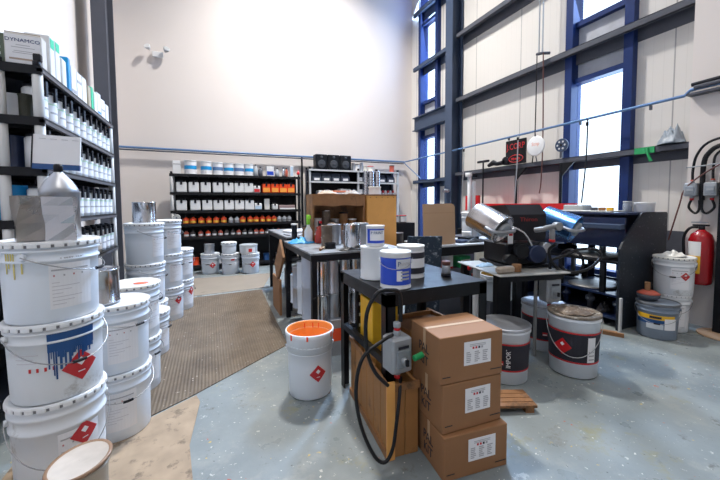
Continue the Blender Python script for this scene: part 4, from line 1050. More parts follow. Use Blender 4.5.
# ------------------------------------------------------------------ long desk behind
bench('long pale topped desk with a black front beam behind the black table', 2.08, 3.45, 2.78, 3.38, .815, mat('pale desk top', (.50, .53, .56), .4, 0, .1, 10, dirt=(.1, .1, .12), dirt_amt=.4, dirt_scale=12), black_steel, lip=.09)
t = thing('cardboard_sheet', 'tall tan cardboard panel standing upright on the long desk', 'cardboard', (2.20, 2.88, .817), -.12, rot=(-.05, 0, -.12))
t2 = MB(); pl = [(-.18, 0), (.20, 0), (.20, .40), (.185, .425), (.16, .435), (-.18, .43)]
t2.prism(pl, 'y', -.004, .004, card_tan).build('sheet', t); MB().box(-.18, .20, -.0045, -.004, .335, .337, card).build('fold_line', t)
t = thing('painted_board', 'dark paint splattered board leaning behind the black table', 'board', (1.575, 2.30, 0), -.1, rot=(.02, .03, -.12))
MB().box(-.155, .155, -.009, .009, 0, .985, splat).build('board', t)
carton('small pile of dark rags box on the long desk', .2, .15, .05, black_steel, (2.75, 3.05, .816), .2)
for x, y, w_, h, m_, lb in ((2.55, 2.95, .16, .03, dark_blue, 'navy tray on the long desk left part'), (2.95, 2.92, .14, .02, steel_grey, 'grey tray on the long desk right part'), (3.15, 3.05, .12, .06, glove_blue, 'light blue box on the long desk')):
    carton(lb, w_, .12, h, m_, (x, y, .816), .2)
# black canisters near corner behind ply
make_pail('dark pail in the far corner behind the plywood cabinet', bodym=black_steel, lidm=black_pl, loc=(2.75, 4.6, .0), lab=False, h=.5)
carton('tall black cabinet in the far corner between plywood and cardboard', .5, .4, .92, black_pl, (3.05, 5.2, 0), 0)
for k in range(2): make_gal(['left', 'right'][k]+' small dark can with red top beside the cardboard panel', .06, .13, ink, paper, red_lab, (2.93+k*.16, 5.06, .922))
make_tin('brownish steel canister between plywood cabinet and cardboard', .11, .85, mat('bronze steel', (.12, .10, .10), .3, .8), False, loc=(2.35, 4.05, 0))
# white pail and stands right
p, rr = make_pail('white pail standing high near the steel column', loc=(3.72, 4.05, .75), rz=.4, lab=False)
carton('grey cabinet supporting the white pail near the steel column', .5, .45, .75, steel_grey, (3.72, 4.1, 0), 0)
t = thing('filter_unit', 'white twin cylinder air filter by the steel column', 'filter', (4.30, 4.75, .8))
for k in range(2): MB().cyl(.035, .0, .95-.1*k, lid_white, 14, None, k*.1, 0).build('cylinder', t)
MB().cyl(.06, .93, 1.0, lid_white, 14, Matrix.Translation((-.02, 0, 0))).box(0, .16, -.02, .02, .93, .96, black_pl).build('head', t)
carton('black cabinet below the white twin air filter', .36, .3, .8, black_steel, (4.33, 4.75, 0), 0)

# red bench / panel along the wall
b = MB().box(4.52, 4.56, 2.95, 4.75, 1.12, 1.245, red_pl).box(4.52, 4.56, 4.75, 5.10, 1.12, 1.40, red_pl).box(4.56, 4.85, 2.95, 5.10, 1.12, 1.14, red_pl)
for y in (2.98, 4.05, 5.05): b.box(4.56, 4.60, y, y+.04, 0, 1.12, black_steel)
solo(b, 'red_rack', 'bright red steel panel rack below the girt on the window wall', 'rack')

q = random.Random(21)
desk_items = [(2.50, 3.15, 'short silver tin', tin, .045, .10), (2.62, 3.2, 'dark jar', black_pl, .04, .12), (2.86, 3.2, 'white tub', lid_white, .055, .09), (3.02, 3.22, 'grey tin', tin_dull, .045, .14), (3.3, 3.2, 'navy tin', dark_blue, .05, .12), (3.34, 2.92, 'brown jar', brown_wood, .035, .08)]
for x, y, n, m_, r_, h_ in desk_items: make_tin(n+' among the clutter on the long desk', r_, h_, m_, False, loc=(x, y, .816))
rag('dark cables heaped on the long desk behind the splattered board', (2.72, 2.90, .8165), .14, .06, .05, hose_blk, 41)
shelf_items = [(2.71, 'red tin', red_pl), (2.86, 'white tin', lid_white), (3.02, 'dark tin', black_steel), (3.18, 'silver tin', tin)]
for i, (x, n, m_) in enumerate(shelf_items): make_tin(n+' on the floor crate below the long desk', .055, .14, m_, False, loc=(x, 3.0, .30))
carton('black crate carrying four tins below the long desk', .66, .3, .299, black_steel, (2.98, 3.04, 0), 0)
# ------------------------------------------------------------------ mixer table + shaker
ang = -.22
t = thing('mixer_stand', 'steel stand with a pale worn top carrying the paint shaker', 'table', (2.33, 2.08, 0), ang)
Z = .71
MB().rbox(-.31, .31, -.33, .33, Z-.012, Z, mixer_top, .004).build('table_top', t)
b = MB().box(-.28, .28, -.29, -.28, Z-.06, Z-.012, black_steel).box(-.28, .28, .28, .29, Z-.06, Z-.012, black_steel).box(-.01, .01, -.285, .285, Z-.05, Z-.02, black_steel); b.build('apron', t)
for (x, y, m_, wx) in ((-.10, -.07, black_steel, .065), (.26, .22, black_steel, .03), (-.27, .04, pale, .018), (-.25, .27, black_steel, .03)):
    MB().box(x-wx, x+wx, y-.006, y+.006, .0, Z-.012, m_).box(x-wx, x-wx+.008, y, y+.05, 0, Z-.012, m_).build('leg', t)
# red knob and things on stand
solo(MB().lathe([(.02, 0), (.024, .005), (.02, .015), (.001, .018)], red_pl, 14, True, Matrix.Rotation(PI/2, 4, 'X')), 'emergency_button', 'round red stop button at the rear left edge of the shaker stand', 'button', (2.07, 2.28, .685))
# shaker
def TB(x, y, z): 
    c, s_ = math.cos(ang), math.sin(ang); return (2.33+x*c-y*s_, 2.08+x*s_+y*c, z)
t = thing('paint_shaker', 'black twin arm paint shaker with red lettering on the pale topped stand', 'machine', (2.45, 2.13, Z+.001), ang-.03); t.scale = (1.3, 1.3, 1.2)
b = MB(); b.rbox(-.14, .16, -.12, .16, .02, .17, black_steel, .01).rbox(-.16, .18, -.14, .18, 0, .02, black_steel, .004); b.build('base', t)
b = MB().prism([(-.12, .17), (.14, .17), (.155, .30), (.155, .39), (.10, .44), (-.12, .44)], 'x', -.02, .02, black_steel)
b = MB(); b.prism([(-.11, .19), (.16, .19), (.16, .43), (-.05, .44), (-.11, .37)], 'x', -.105, .145, black_pl)
b.build('motor_cover', t)
L = MB(); M = Matrix.Translation((.02, -.111, .335)); put_text(L, 'Thiron', .04, mat('red lettering', (.30, .012, .012), .5), M, sx=1.15); L.build('lettering', t)
b = MB()
for k, (x, y, z, r) in enumerate(((-.06, -.14, .12, .05), (.04, -.15, .10, .06), (.12, -.13, .14, .035), (-.12, -.12, .06, .04))): b.cyl(r, -.02, .03, [black_steel, dark_blue, tin_dull, black_steel][k], 18, Matrix.Translation((x, y, z)) @ Matrix.Rotation(PI/2, 4, 'X'))
b.build('drive_wheels', t)
def clamp(px, py, pz, d, lb, m):
    M = Matrix.Translation((px, py, pz)) @ Vector(d).to_track_quat('Z', 'Y').to_matrix().to_4x4()
    r = .095
    o = MB().lathe([(r-.01, -.11), (r, -.105), (r, .10), (r+.004, .105), (r+.004, .11), (r-.01, .11), (r-.014, .10), (.001, .10)], m, 28, True, M, True).build('clamped_can', t)
    o['label'] = lb
    C = MB(); C.tube([(M @ Vector(p_))[:] for p_ in ((r+.02, 0, -.10), (r+.025, 0, 0), (r+.015, 0, .12), (0, 0, .135), (-r-.015, 0, .12), (-r-.02, 0, .06))], .012, tin_dull, 8, 4)
    C.cyl(.05, .101, .125, grey_pl, 18, M); C.build('clamp_arm', t)
clamp(-.255, -.10, .32, (.40, -.80, -.44), 'shiny silver can clamped on the left arm', tin)
clamp(.31, -.03, .30, (.50, -.78, -.36), 'metal can with painted blue reflection clamped on the right arm', mat('tin with blue reflection', (.10, .28, .62), .25, .9, .35, 8))  # blue reflection put into the tin colour
MB().rbox(-.135, -.10, -.128, -.12, .17, .25, paper, .002).box(-.13, -.105, -.1285, -.128, .225, .243, red_ink).build('warning_tag', t)
MB().tube([(-.13, -.10, .30), (-.05, -.16, .25), (.0, -.17, .16)], .007, tin, 8, 3).build('lever', t)
# conduit elbow fittings on shaker
t = thing('conduit_elbow', 'grey conduit elbow with red tape at the shaker front', 'conduit', (2.385, 1.75, 1.04), ang)
MB().tube([(-.08, .06, .0), (-.06, .0, .01), (-.03, 0, .02), (.05, 0, .03)], .02, pipe_grey, 12, 3).cyl(.033, -.02, .03, pipe_grey, 18, Matrix.Translation((.06, 0, .03)) @ Matrix.Rotation(PI/2, 4, 'X')).build('elbow', t)
MB().cyl(.02, -.07, .01, pipe_grey, 14, Matrix.Translation((.02, 0, 0))).build('down_pipe', t); MB().cyl(.022, -.09, -.07, red_pl, 14, Matrix.Translation((.02, 0, 0))).build('red_tape', t)
solo(MB().tube([(2.432, 1.73, .935), (2.435, 1.79, .88), (2.485, 1.80, .779), (2.60, 1.80, .70), (2.78, 1.80, .672), (2.97, 1.80, .69), (3.105, 1.80, .767), (3.06, 1.80, .84), (2.829, 1.80, .860), (2.62, 1.80, .82), (2.49, 1.81, .79), (2.50, 1.825, .72)], .0125, hose_blk, 10, 5), 'power_cable', 'black hose curled in a ring beside the paint shaker', 'cable')
control_box('grey switch box with red taped fittings on the shaker stand post', (2.50, 1.825, .455), -.25, 1.1)
solo(MB().tube([(2.395, 1.87, 0), (2.395, 1.87, .64)], .014, pipe_grey, 10), 'support_post', 'thin grey post behind the switch box of the shaker stand', 'post')
# things lying on stand
t = thing('grease_gun', 'pale and brown greasy hose piece lying on the shaker stand front', 'tool', TB(-.19, -.24, Z+.002), ang+.2)
MB().rbox(-.1, .06, -.03, .03, 0, .05, mat('greasy beige', (.36, .30, .24), .5, 0, .4, 20), .012).build('body', t); MB().cyl(.035, 0, .06, brown_wood, 14, None, .10, 0).build('cap', t)
rag('pale blue cloth lying on the shaker stand', TB(-.2, .05, Z+.002), .09, .04, .03, mat('pale blue cloth', (.35, .5, .65), .8), 9)
# pallet and pails at stand foot
t = thing('wood_skid', 'low brown wooden skid before the IMPORT pail', 'pallet', (1.62, 1.49, 0), -.40)
b = MB()
for k in range(4): b.box(-.22, .18, -.09+k*.045, -.05+k*.045, .03, .045, brown_wood)
b.build('deck_boards', t); MB().box(-.20, -.15, -.09, .085, 0, .03, brown_wood).box(.11, .16, -.09, .085, 0, .03, brown_wood).build('runners', t)
def banded(label, loc, rz, r=.165, h=.39, text=True, dia=None, rot=None, white_panel=False, lid=tin_dull, topmat=None):
    t = thing('banded_pail', label, 'pail', loc, rz, None, rot)
    rb = r*.92
    def rr(z): return rb+(r-rb)*z/h
    MB().lathe([(rb-.008, 0), (rb, .006), (rr(h*.9), h*.9), (r+.006, h*.91), (r+.006, h*.94), (r, h*.95), (r, h-.006)], pail_white, 36, True, None, True, True).build('body', t)
    B = MB(); B.arc(rr(h*.25)+.001, -2.6, 2.6, h*.25, h*.74, ink, .001, rr(h*.74)+.001)
    B.arc(rr(h*.25)+.002, -2.6, 2.6, h*.245, h*.27, red_lab, .001).arc(rr(h*.74)+.002, -2.6, 2.6, h*.72, h*.745, red_lab, .001)
    if text: put_text(B, 'IMPORT', .042, white_ink, None, rr(h*.5)+.003, .28, h*.5, rot=PI/2, sx=.95); B.arc(rr(h*.4)+.003, -.15, .08, h*.36, h*.43, red_lab, .0006).arc(rr(h*.4)+.004, -.13, .06, h*.37, h*.39, white_ink, .0006)
    if white_panel: B.arc(rr(h*.3)+.003, .55, .9, h*.28, h*.68, paper, .001, rr(h*.68)+.003); [B.arc(rr(h*.3)+.0055, .6, .85, h*(.32+.06*k), h*(.34+.06*k), ink_grey, .0008) for k in range(6)]
    B.build('black_band', t)
    if dia:
        D = MB(); a, z, s_ = dia; D.diamond(rr(z)+.004, a, z, s_, red_pl); D.diamond(rr(z)+.0055, a, z+s_*.3, s_*.25, white_ink, .0006); D.build('hazard_diamond', t)
    MB().lathe([(r+.006, h-.016), (r+.008, h), (r-.004, h+.003), (r-.01, h-.004), (.001, h-.003)], topmat or lid, 36).build('lid', t)
    pts = [((r+.01)*math.sin(a), -(r+.013)*math.cos(a), h*.9-.24*math.cos(a)) for a in [-PI/2+PI*i/20 for i in range(21)]]
    if white_panel: MB().tube(pts, .003, wire, 6).build('bail_handle', t)
    return t
banded('white pail with black IMPORT band and metal lid next to the cartons', (1.93, 1.75, .0), -.95)
banded('white pail with black band and red flame diamond by the shaker', (2.45, 1.59, .004), .45, r=.167, h=.445, dia=(-.42, .22, .06), text=False, rot=(-.0, -.0, -.98), white_panel=True, topmat=mat('messy paint crust', (.16, .13, .10), .5, 0, .8, 25, dirt=(.5, .48, .42), dirt_amt=.45, dirt_scale=20))
b = rag('dried paint crust and rag on the flame diamond pail', (2.45, 1.59, .448), .14, .12, .03, mat('crusted rag', (.14, .10, .07), .6, 0, .6, 30, dirt=(.5, .45, .38), dirt_amt=.45, dirt_scale=25), 12)
banded('white pail with black band half hidden between the other two banded pails', (2.64, 1.99, .0), -.75)
make_pail('open white pail with yellow stained inside seen under the shaker stand', lid=False, inner=yellow_in, loc=(2.585, 2.46, .30), h=.25, lab=False, bail=False)
carton('low dark step under the open yellow stained pail', .26, .20, .299, steel_grey, (2.585, 2.46, 0), -.2)
solo(MB().box(-.16, .16, -.01, .01, 0, .72, mat('cream board', (.70, .68, .60), .6)), 'cream_board', 'cream board leaning under the long desk behind the shaker stand', 'board', (2.75, 2.765, 0), 0)
make_gal('red can with white label under the long desk', .075, .17, red_pl, paper, red_pl, (2.35, 2.95, .55))
carton('grey crate under the long desk holding a red can', .45, .3, .549, steel_grey, (2.40, 3.0, 0), 0)
carton('green and white box beside the red can under the long desk', .16, .12, .12, green_tape, (2.55, 2.93, .55), .1, paper, (.3, .7))

# ------------------------------------------------------------------ parts washer / dark machine
t = thing('parts_washer', 'big dark slate machine with open front and splattered side below the window', 'machine')
MX0, MX1, MY0, MY1 = 3.60, 4.42, 1.905, 3.05
prof = [(MX0, 0), (MX1, 0), (MX1, 1.13), (4.40, 1.15), (3.95, 1.15), (3.64, .86), (MX0, .80)]
MB().prism(prof, 'y', MY0, MY0+.02, tank_side).build('side_panel', t); MB().prism(prof, 'y', MY1-.02, MY1, dark_blue).build('side_panel', t)
MB().box(MX0+.1, MX1, MY0+.02, MY1-.02, 1.13, 1.15, dark_blue).build('top_plate', t)
b = MB(); b.box(MX1-.02, MX1, MY0+.02, MY1-.02, .75, 1.13, dark_blue).box(MX1-.02, MX1, MY0+.02, MY1-.02, .0, .35, dark_blue)
for y in (2.25, 2.62): b.box(MX1-.02, MX1, y, y+.08, .35, .75, dark_blue)
b.build('dark_backing', t)
MB().box(3.70, 3.72, MY0+.02, MY1-.02, .80, 1.10, dark_blue).prism([(3.62, .99), (3.72, .99), (3.72, 1.04), (3.62, 1.03)], 'y', MY0+.02, MY1-.02, steel_blue).build('hood_front', t)
for i, z in enumerate((.66, .33, .10)): 
    b = MB(); b.box(MX0+.05, MX1-.02, MY0+.02, MY1-.02, z-.02, z, dark_blue if i else black_steel); b.build('deck', t)
for y in (2.1, 2.55, 2.9): MB().cyl(.03, .331, .639, black_steel, 12, None, 3.68, y).build('post', t)
disc = mat('pale worn disc', (.33, .32, .31), .4, .2, .4, 14)
d0 = None
for i, (x, y, z, lb) in enumerate(((3.92, 2.33, .661, 'upper pale worn disc inside the dark machine'), (3.90, 2.33, .331, 'lower pale worn disc inside the dark machine'))):
    solo(MB().lathe([(.21, 0), (.235, .004), (.235, .018), (.21, .02), (.06, .03), (.001, .03)], disc, 32, True, None, True), 'round_plate', lb, 'disc', (x, y, z))
ring = [(3.66+.0*math.cos(a), 2.42+.13*math.cos(a), .60+.13*math.sin(a)) for a in [2*PI*i/24 for i in range(25)]]
solo(MB().tube(ring, .014, black_pl, 8), 'hand_wheel', 'dark ring shaped hand wheel at the open front of the machine', 'wheel')
rag('dirty heap of rags on the lower deck of the dark machine', (3.80, 2.155, .101), .10, .05, .10, mat('dirty rag', (.10, .09, .09), .8, 0, .7, 20, dirt=(.35, .3, .25), dirt_amt=.4), 21)
rag('second dirty heap of rags deeper in the lower deck of the machine', (3.80, 2.70, .101), .10, .05, .10, mat('dirty rag', (.10, .09, .09)), 25)
q = random.Random(5)
# cluttered small parts
for k in range(5):
    make_tin('small dark jar inside the machine, %s from the near side' % ['first', 'second', 'third', 'fourth', 'fifth'][k], .035, q.uniform(.08, .16), [black_pl, dark_blue, tin_dull, black_steel, brown_wood][k], False, loc=(4.27, 2.05+k*.2, .331 if k % 2 else .661))
solo(MB().box(-.012, .012, -.25, .25, 0, .035, brown_wood).box(.03, .05, -.2, .22, 0, .03, wood), 'wood_offcuts', 'brown wood offcuts on the floor before the dark machine', 'wood', (3.35, 2.0, 0), .5)
carton('pale board offcut leaning at the near bottom corner of the machine', .03, .02, .33, pale, (3.60, 1.885, 0), 0)
for k, (y, z) in enumerate(((2.1, .101), (2.42, .101), (2.86, .101), (2.75, .331), (2.78, .661))):
    t = thing('hose_coil', 'black hose coil inside the dark machine, %s' % ['low near side', 'low middle', 'low far side', 'middle deck far side', 'upper deck far side'][k], 'hose', (4.12, y, z))
    MB().tube([(.10*math.cos(a)*(1-.02*a/3), .10*math.sin(a), .014+.006*a/2) for a in [i*PI/8 for i in range(40)]], .011, hose_blk, 7).build('coil', t)
for k in range(4):
    t = thing('pump_valve', 'dark blue valve body in the open machine, %s from the near side' % ['first', 'second', 'third', 'fourth'][k], 'valve', (3.80, 2.02+k*.27, .101))
    MB().lathe([(.03, 0), (.03, .08), (.045, .09), (.045, .13), (.02, .15), (.02, .19)], [dark_blue, steel_grey][k % 2], 14, True, None, True, True).build('body', t)
    MB().tube([(-.05, 0, .11), (.05, 0, .11)], .012, tin_dull, 8).build('handle', t)
# top items
t = thing('round_tub', 'round white tub on the near end of the dark machine top', 'tub', (4.22, 2.02, 1.151))
MB().lathe([(.08, 0), (.083, .005), (.088, .085), (.092, .09), (.092, .10), (.085, .10), (.08, .01), (.001, .01)], lid_white, 28, True, None, True).build('body', t)
for k, (y, x) in enumerate(((2.12, 4.12), (2.20, 4.24))):
    t = thing('jar', ['clear grey jar beside the round white tub', 'second clear grey jar farther from the round white tub'][k]+' on the machine top', 'jar', (x, y, 1.151))
    MB().lathe([(.03, 0), (.032, .004), (.032, .09), (.028, .1)], mat('smoky plastic', (.22, .25, .30), .2), 18, True, None, True, True).build('body', t); MB().cyl(.033, .0995, .115, grey_pl, 16).build('lid', t)
solo(MB().rbox(-.1, .1, -.12, .12, 0, .075, grey_pl, .01), 'plastic_case', 'grey plastic case on the far end of the machine top', 'case', (4.2, 2.72, 1.151), .1)
solo(MB().rbox(-.16, .16, -.35, .35, 0, .012, mat('pale mat', (.5, .48, .42), .6), .004), 'cardboard_sheet', 'pale thin sheet lying along the machine top', 'sheet', (4.02, 2.5, 1.1512), 0)
for k in range(3): solo(MB().rbox(-.03, .03, -.03, .03, 0, .035, [yellow_pl, card, steel_grey][k], .005), 'sponge', ['yellow', 'brown', 'dark'][k]+' little block on the machine top sheet', 'sponge', (3.98+.03*k, 2.22+k*.1, 1.1635), .3)

# ------------------------------------------------------------------ pails at right
p, rr = make_pail('lower white pail of the pair in front of the fire extinguisher', loc=(4.13, 1.715, 0), rz=-1.2, bodym=pail_dirty, r=.13, rb=.12)
p, rr = make_pail('upper white pail with a dented rim and red diamond before the extinguisher', loc=(4.13, 1.715, PH), rz=-1.2, bodym=pail_dirty, lidm=lid_cream, h=.36, dia=(.62, .19, .04))
rag('crumpled white plastic and caps on the upper pail before the extinguisher', (4.12, 1.715, 2*PH+.005), .12, .09, .05, lid_cream, 15)
t = make_pail('blue grey pail with yellow and blue label on the floor at right', loc=(3.812, 1.69, 0), rz=-1.15, bodym=pail_grey, lidm=mat('dark grey lid', (.12, .13, .14), .4), lab=False, h=.325, nlug=8)[0]
L = MB(); L.arc(.1515, -1.1, .9, .185, .225, yellow_pl, .001).arc(.1512, -1.1, .9, .14, .182, blue_paint, .001).arc(.1525, .35, .95, .10, .20, paper, .0015).arc(.1515, -.5, .3, .10, .145, mat('pale label', (.6, .63, .66), .5), .0018).arc(.153, -.35, .2, .195, .215, ink, .0015)
L.build('label', t)
t = thing('bowl', 'dark grey bowl resting on the blue grey pail', 'bowl', (3.78, 1.75, .331))
MB().lathe([(.06, 0), (.085, .03), (.09, .055), (.084, .056), (.06, .02), (.001, .02)], steel_grey, 24, True, None, True).build('body', t)
solo(MB().lathe([(.085, 0), (.088, .006), (.05, .03), (.001, .034)], terracotta, 24, True, None, True), 'red_lid', 'dusky red lid lying on the dark grey bowl', 'dish', (3.78, 1.75, .387))  # a red plastic lid on the bowl
carton('little tan cardboard block standing on the dusky red lid', .07, .04, .075, card, (3.78, 1.76, .419), .5)
# extinguisher
t = thing('fire_extinguisher', 'red fire extinguisher with a yellow label hung on the near right wall', 'extinguisher', (4.405, 1.625, .44), -1.57); t.scale = (1.1, 1.1, 1.15)
MB().lathe([(.06, 0), (.08, .012), (.085, .04), (.085, .38), (.07, .43), (.035, .46), (.025, .47)], mat('extinguisher red', (.30, .006, .010), .25, 0, .05), 28, True, None, True, True).build('cylinder', t)
L = MB(); L.arc(.0855, -.95, .35, .22, .37, lid_white, .001).arc(.087, -.9, .35, .10, .25, yellow_pl, .001)
for k in range(3): L.arc(.0885, -.75+k*.35, -.55+k*.35, .13, .2, ink, .0006)
L.build('label', t)
MB().cyl(.022, .465, .50, black_pl, 12).box(-.06, .05, -.012, .012, .50, .515, black_pl).box(-.07, .04, -.01, .01, .525, .537, tin_dull).build('valve_handle', t)
MB().tube([(-.02, -.01, .49), (-.07, -.03, .48), (-.105, -.04, .40), (-.10, -.04, .25), (-.098, -.03, .12)], .011, hose_blk, 8, 4).build('hose', t)
MB().box(-.02, .02, .08, .086, .2, .40, black_pl).build('bracket', t)
# isolators on the pier
for k, (y, lb) in enumerate(((1.725, 'left'), (1.575, 'right'))):
    t = thing('isolator_box', lb+' one of two grey isolator boxes on the near right wall', 'switch', (4.44, y, 1.31), PI/2*-1)
    MB().rbox(-.05, .05, -.05, .058, 0, .13, alu, .008).build('housing', t)
    MB().rbox(-.036, .036, -.058, -.05, .02, .10, mat('switch cover', (.27, .3, .33)), .004).box(-.02, .03, -.066, -.058, .055, .07, grey_pl).build('handle_plate', t)
    MB().cyl(.018, .13, .15, alu, 12).cyl(.016, .15, .165, terracotta, 12).build('conduit_fitting', t); MB().cyl(.018, -.02, 0, alu, 12).cyl(.016, -.04, -.02, red_pl, 12).build('conduit_fitting', t)
q0 = [(4.44, 1.725, 1.47), (4.44, 1.725, 1.58), (4.44, 1.70, 1.72), (4.44, 1.62, 1.83), (4.44, 1.45, 1.87), (4.44, 1.1, 1.88)]
solo(MB().tube(q0, .012, hose_blk, 8, 4), 'power_cable', 'outer black cable arching from the left isolator box out of frame', 'cable')
solo(MB().tube([(4.46, 1.655, 1.27), (4.46, 1.655, 1.60), (4.46, 1.62, 1.73), (4.46, 1.5, 1.80), (4.46, 1.1, 1.82)], .022, hose_blk, 8, 4), 'power_cable', 'thick black cable between the two isolator boxes', 'cable')
solo(MB().tube([(4.44, 1.575, 1.47), (4.44, 1.575, 1.60), (4.44, 1.55, 1.72), (4.44, 1.4, 1.79), (4.44, 1.1, 1.80)], .011, hose_blk, 8, 4), 'power_cable', 'black cable rising from the right isolator box', 'cable')
for k, (ya, yb, lb) in enumerate(((1.725, 1.665, 'left'), (1.575, 1.645, 'right'))):
    solo(MB().tube([(4.44, ya, 1.28), (4.44, ya+(.02 if k == 0 else -.02), 1.20), (4.44, (ya+yb)/2, 1.14), (4.44, yb, 1.18), (4.44, yb, 1.27)], .011, hose_blk, 8, 4), 'power_cable', lb+' U shaped black cable hanging under the isolator boxes', 'cable')
solo(MB().tube([(4.42, 1.10, 1.90), (4.40, 1.50, 1.62), (4.39, 1.68, 1.48), (4.40, 1.775, 1.36), (4.40, 1.80, 1.24), (4.44, 1.90, .85)], .007, mat('red brown hose', (.13, .045, .035), .4), 8, 4), 'air_hose', 'red brown hose running diagonally past the isolator boxes', 'hose')
solo(MB().tube([(4.42, 1.77, 1.60), (4.415, 1.66, 1.605), (4.42, 1.50, 1.62)], .006, grey_pl, 6), 'cable_tie_bar', 'thin pale tie bar across the cables on the near right wall', 'bar')
solo(MB().box(4.36, 4.48, 1.36, 1.50, 0.0, 1.5, black_steel), 'cable_duct', 'black upright duct at the extreme right frame edge', 'duct')
solo(MB().tube([(4.43, 1.76, 2.42), (4.43, 1.55, 2.425)], .02, black_pl, 8), 'pipe_coupling', 'black coupling at the end of the air pipe, top right', 'coupling')

# ------------------------------------------------------------------ items on the right wall girt
t = thing('logo_sign', 'black sign with red J.Corp lettering resting on the girt', 'sign', (4.665, 4.06, 1.902), -PI/2)
MB().box(-.21, .19, -.01, .01, 0, .40, black_steel).build('panel', t)
L = MB(); put_text(L, 'J.CORP', .14, red_pl, Matrix.Translation((-.01, -.011, .29)), sx=.82)
M = Matrix.Translation((0, -.011, .09)) @ Matrix.Rotation(PI/2, 4, 'X')
L.lathe([(.05, .003), (.052, 0), (.05, -.0)], red_pl, 20, True, M)
ring = [(.14*math.cos(a), -.012, .09+.06*math.sin(a)) for a in [2*PI*i/24 for i in range(25)]]; L.tube(ring, .006, red_pl, 6)
[L.box(-.085+k*.035, -.062+k*.035, -.0125, -.011, .072+.004*(k % 2), .108-.005*(k % 3), red_pl) for k in range(5)]; L.build('red_lettering', t)
solo(MB().cyl(.07, -.01, .01, black_pl, 18, Matrix.Rotation(PI/2, 4, 'Y')), 'black_disc', 'small black disc at the lower left of the red lettered sign', 'disc', (4.645, 4.27, 1.975))
t = thing('round_sign', 'round white sign with faint red word above the girt', 'sign', (4.62, 3.66, 2.13), -PI/2)
M = Matrix.Rotation(PI/2, 4, 'X')
b = MB()
prof = []
b.lathe([(.001, .012), (.14, .012), (.155, .006), (.15, -.005)], lid_white, 28, True, M, False, True); b.build('disc', t)
L = MB(); put_text(L, 'Stop', .075, mat('faint orange ink', (.75, .3, .2), .5), Matrix.Translation((0, -.0125, .03))); L.build('word', t)
MB().tube([(0, .0, -.15), (.0, .03, -.235)], .008, steel_grey, 6).tube([(0, .0, .12), (0, -.02, .21)], .006, steel_grey, 6).build('hook', t)
# girt brackets with poles
for k, (y, lb) in enumerate(((4.05, 'left of the paint shaker'), (3.27, 'in front of the far window frame'))):
    t = thing('wall_bracket', 'black triangular bracket with pole under the girt, '+lb, 'bracket', (4.66, y, 1.82))
    MB().prism([(-.19, .0), (.0, .0), (.0, -.20)], 'x', -.01, .01, black_steel, Matrix.Rotation(-PI/2, 4, 'Z') @ Matrix.Translation((0, 0, 0)) if 0 else None).build('gusset', t)
    MB().tube([(0, .0, .0), (0, 0, -.72)], .022, black_steel, 8).build('pole', t)
t = thing('fan_disc', 'round dark disc with holes on a short post above the girt', 'fan', (4.66, 3.27, 1.902), -PI/2)
b = MB().cyl(.095, -.015, .015, steel_blue, 24, Matrix.Translation((0, 0, .18)) @ Matrix.Rotation(PI/2, 4, 'X')); b.build('disc', t)
b = MB()
for k in range(6): a = k*PI/3; b.cyl(.014, -.002, .002, pale, 10, Matrix.Translation((.055*math.cos(a), -.017, .18+.055*math.sin(a))) @ Matrix.Rotation(PI/2, 4, 'X'))
b.cyl(.02, -.002, .004, black_pl, 10, Matrix.Translation((0, -.017, .18)) @ Matrix.Rotation(PI/2, 4, 'X')); b.build('holes', t)
MB().box(-.02, .02, -.012, .012, -.0, .10, steel_grey).build('post', t)
# conduit outlet and hanging hoses
t = thing('hose_outlet', 'small grey outlet arm under the middle girt with two hanging hoses', 'outlet', (4.62, 3.62, 3.50))
MB().tube([(.1, -.08, 0), (0, -.03, .0), (0, .06, .02)], .022, steel_grey, 8).build('arm', t)
MB().tube([(0, .055, .0), (.0, .06, -1.2), (.0, .10, -1.62)], .008, hose_blk, 6, 3).build('hose', t)
MB().tube([(0, -.05, .0), (.02, -.06, -1.2), (.03, -.04, -1.9), (.02, -.02, -2.1)], .009, mat('red brown hose', (.28, .09, .06)), 6, 3).build('hose', t)
solo(MB().tube([(4.64, 3.66, 3.5), (4.64, 3.66, 8.15)], .010, grey_pl, 6).tube([(4.64, 3.60, 3.5), (4.64, 3.60, 8.15)], .010, grey_pl, 6), 'twin_conduit', 'twin thin conduits rising to the ceiling on the clad wall', 'conduit')
t = thing('pipe_clamp', 'black T headed bar standing on the girt near the steel column', 'tool', (4.62, 4.75, 1.55))
MB().tube([(0, 0, -.3), (0, 0, .45)], .014, black_pl, 8).build('bar', t); MB().rbox(-.02, .02, -.14, .14, .45, .49, black_pl, .006).build('head', t)
solo(MB().tube([(4.62, 4.62, 1.93), (4.62, 4.5, 1.97), (4.62, 4.42, 1.94), (4.62, 4.28, 1.95)], [.03, .05, .035, .04], black_steel, 10), 'air_tool', 'black air tool lying on the girt left of the lettered sign', 'tool')
for k, (y, z1, lb) in enumerate(((5.25, .95, 'by the steel column'), (3.98, 1.0, 'in front of the lettered sign'), (2.88, 1.15, 'across the large window'))):
    solo(MB().tube([(4.60, y, 2.34), (4.60, y-.005, 2.30), (4.58, y-.01, 1.8), (4.56, y+.02, z1+.1)], .009, grey_pl if k < 2 else hose_blk, 6, 3).cyl(.018, -.03, .02, black_steel, 8, Matrix.Translation((4.60, y, 2.30))), 'air_drop', 'thin air line dropping from the blue pipe '+lb, 'hose')
rag('bunched grey plastic bag on the girt at the right', (4.72, 2.03, 1.9005), .10, .13, .22, plast_bag, 31, 'bag', 'plastic_bag')
t = thing('green_strap', 'green tape strap tied round the girt left of the plastic bag', 'tape', (4.70, 2.28, 1.83))
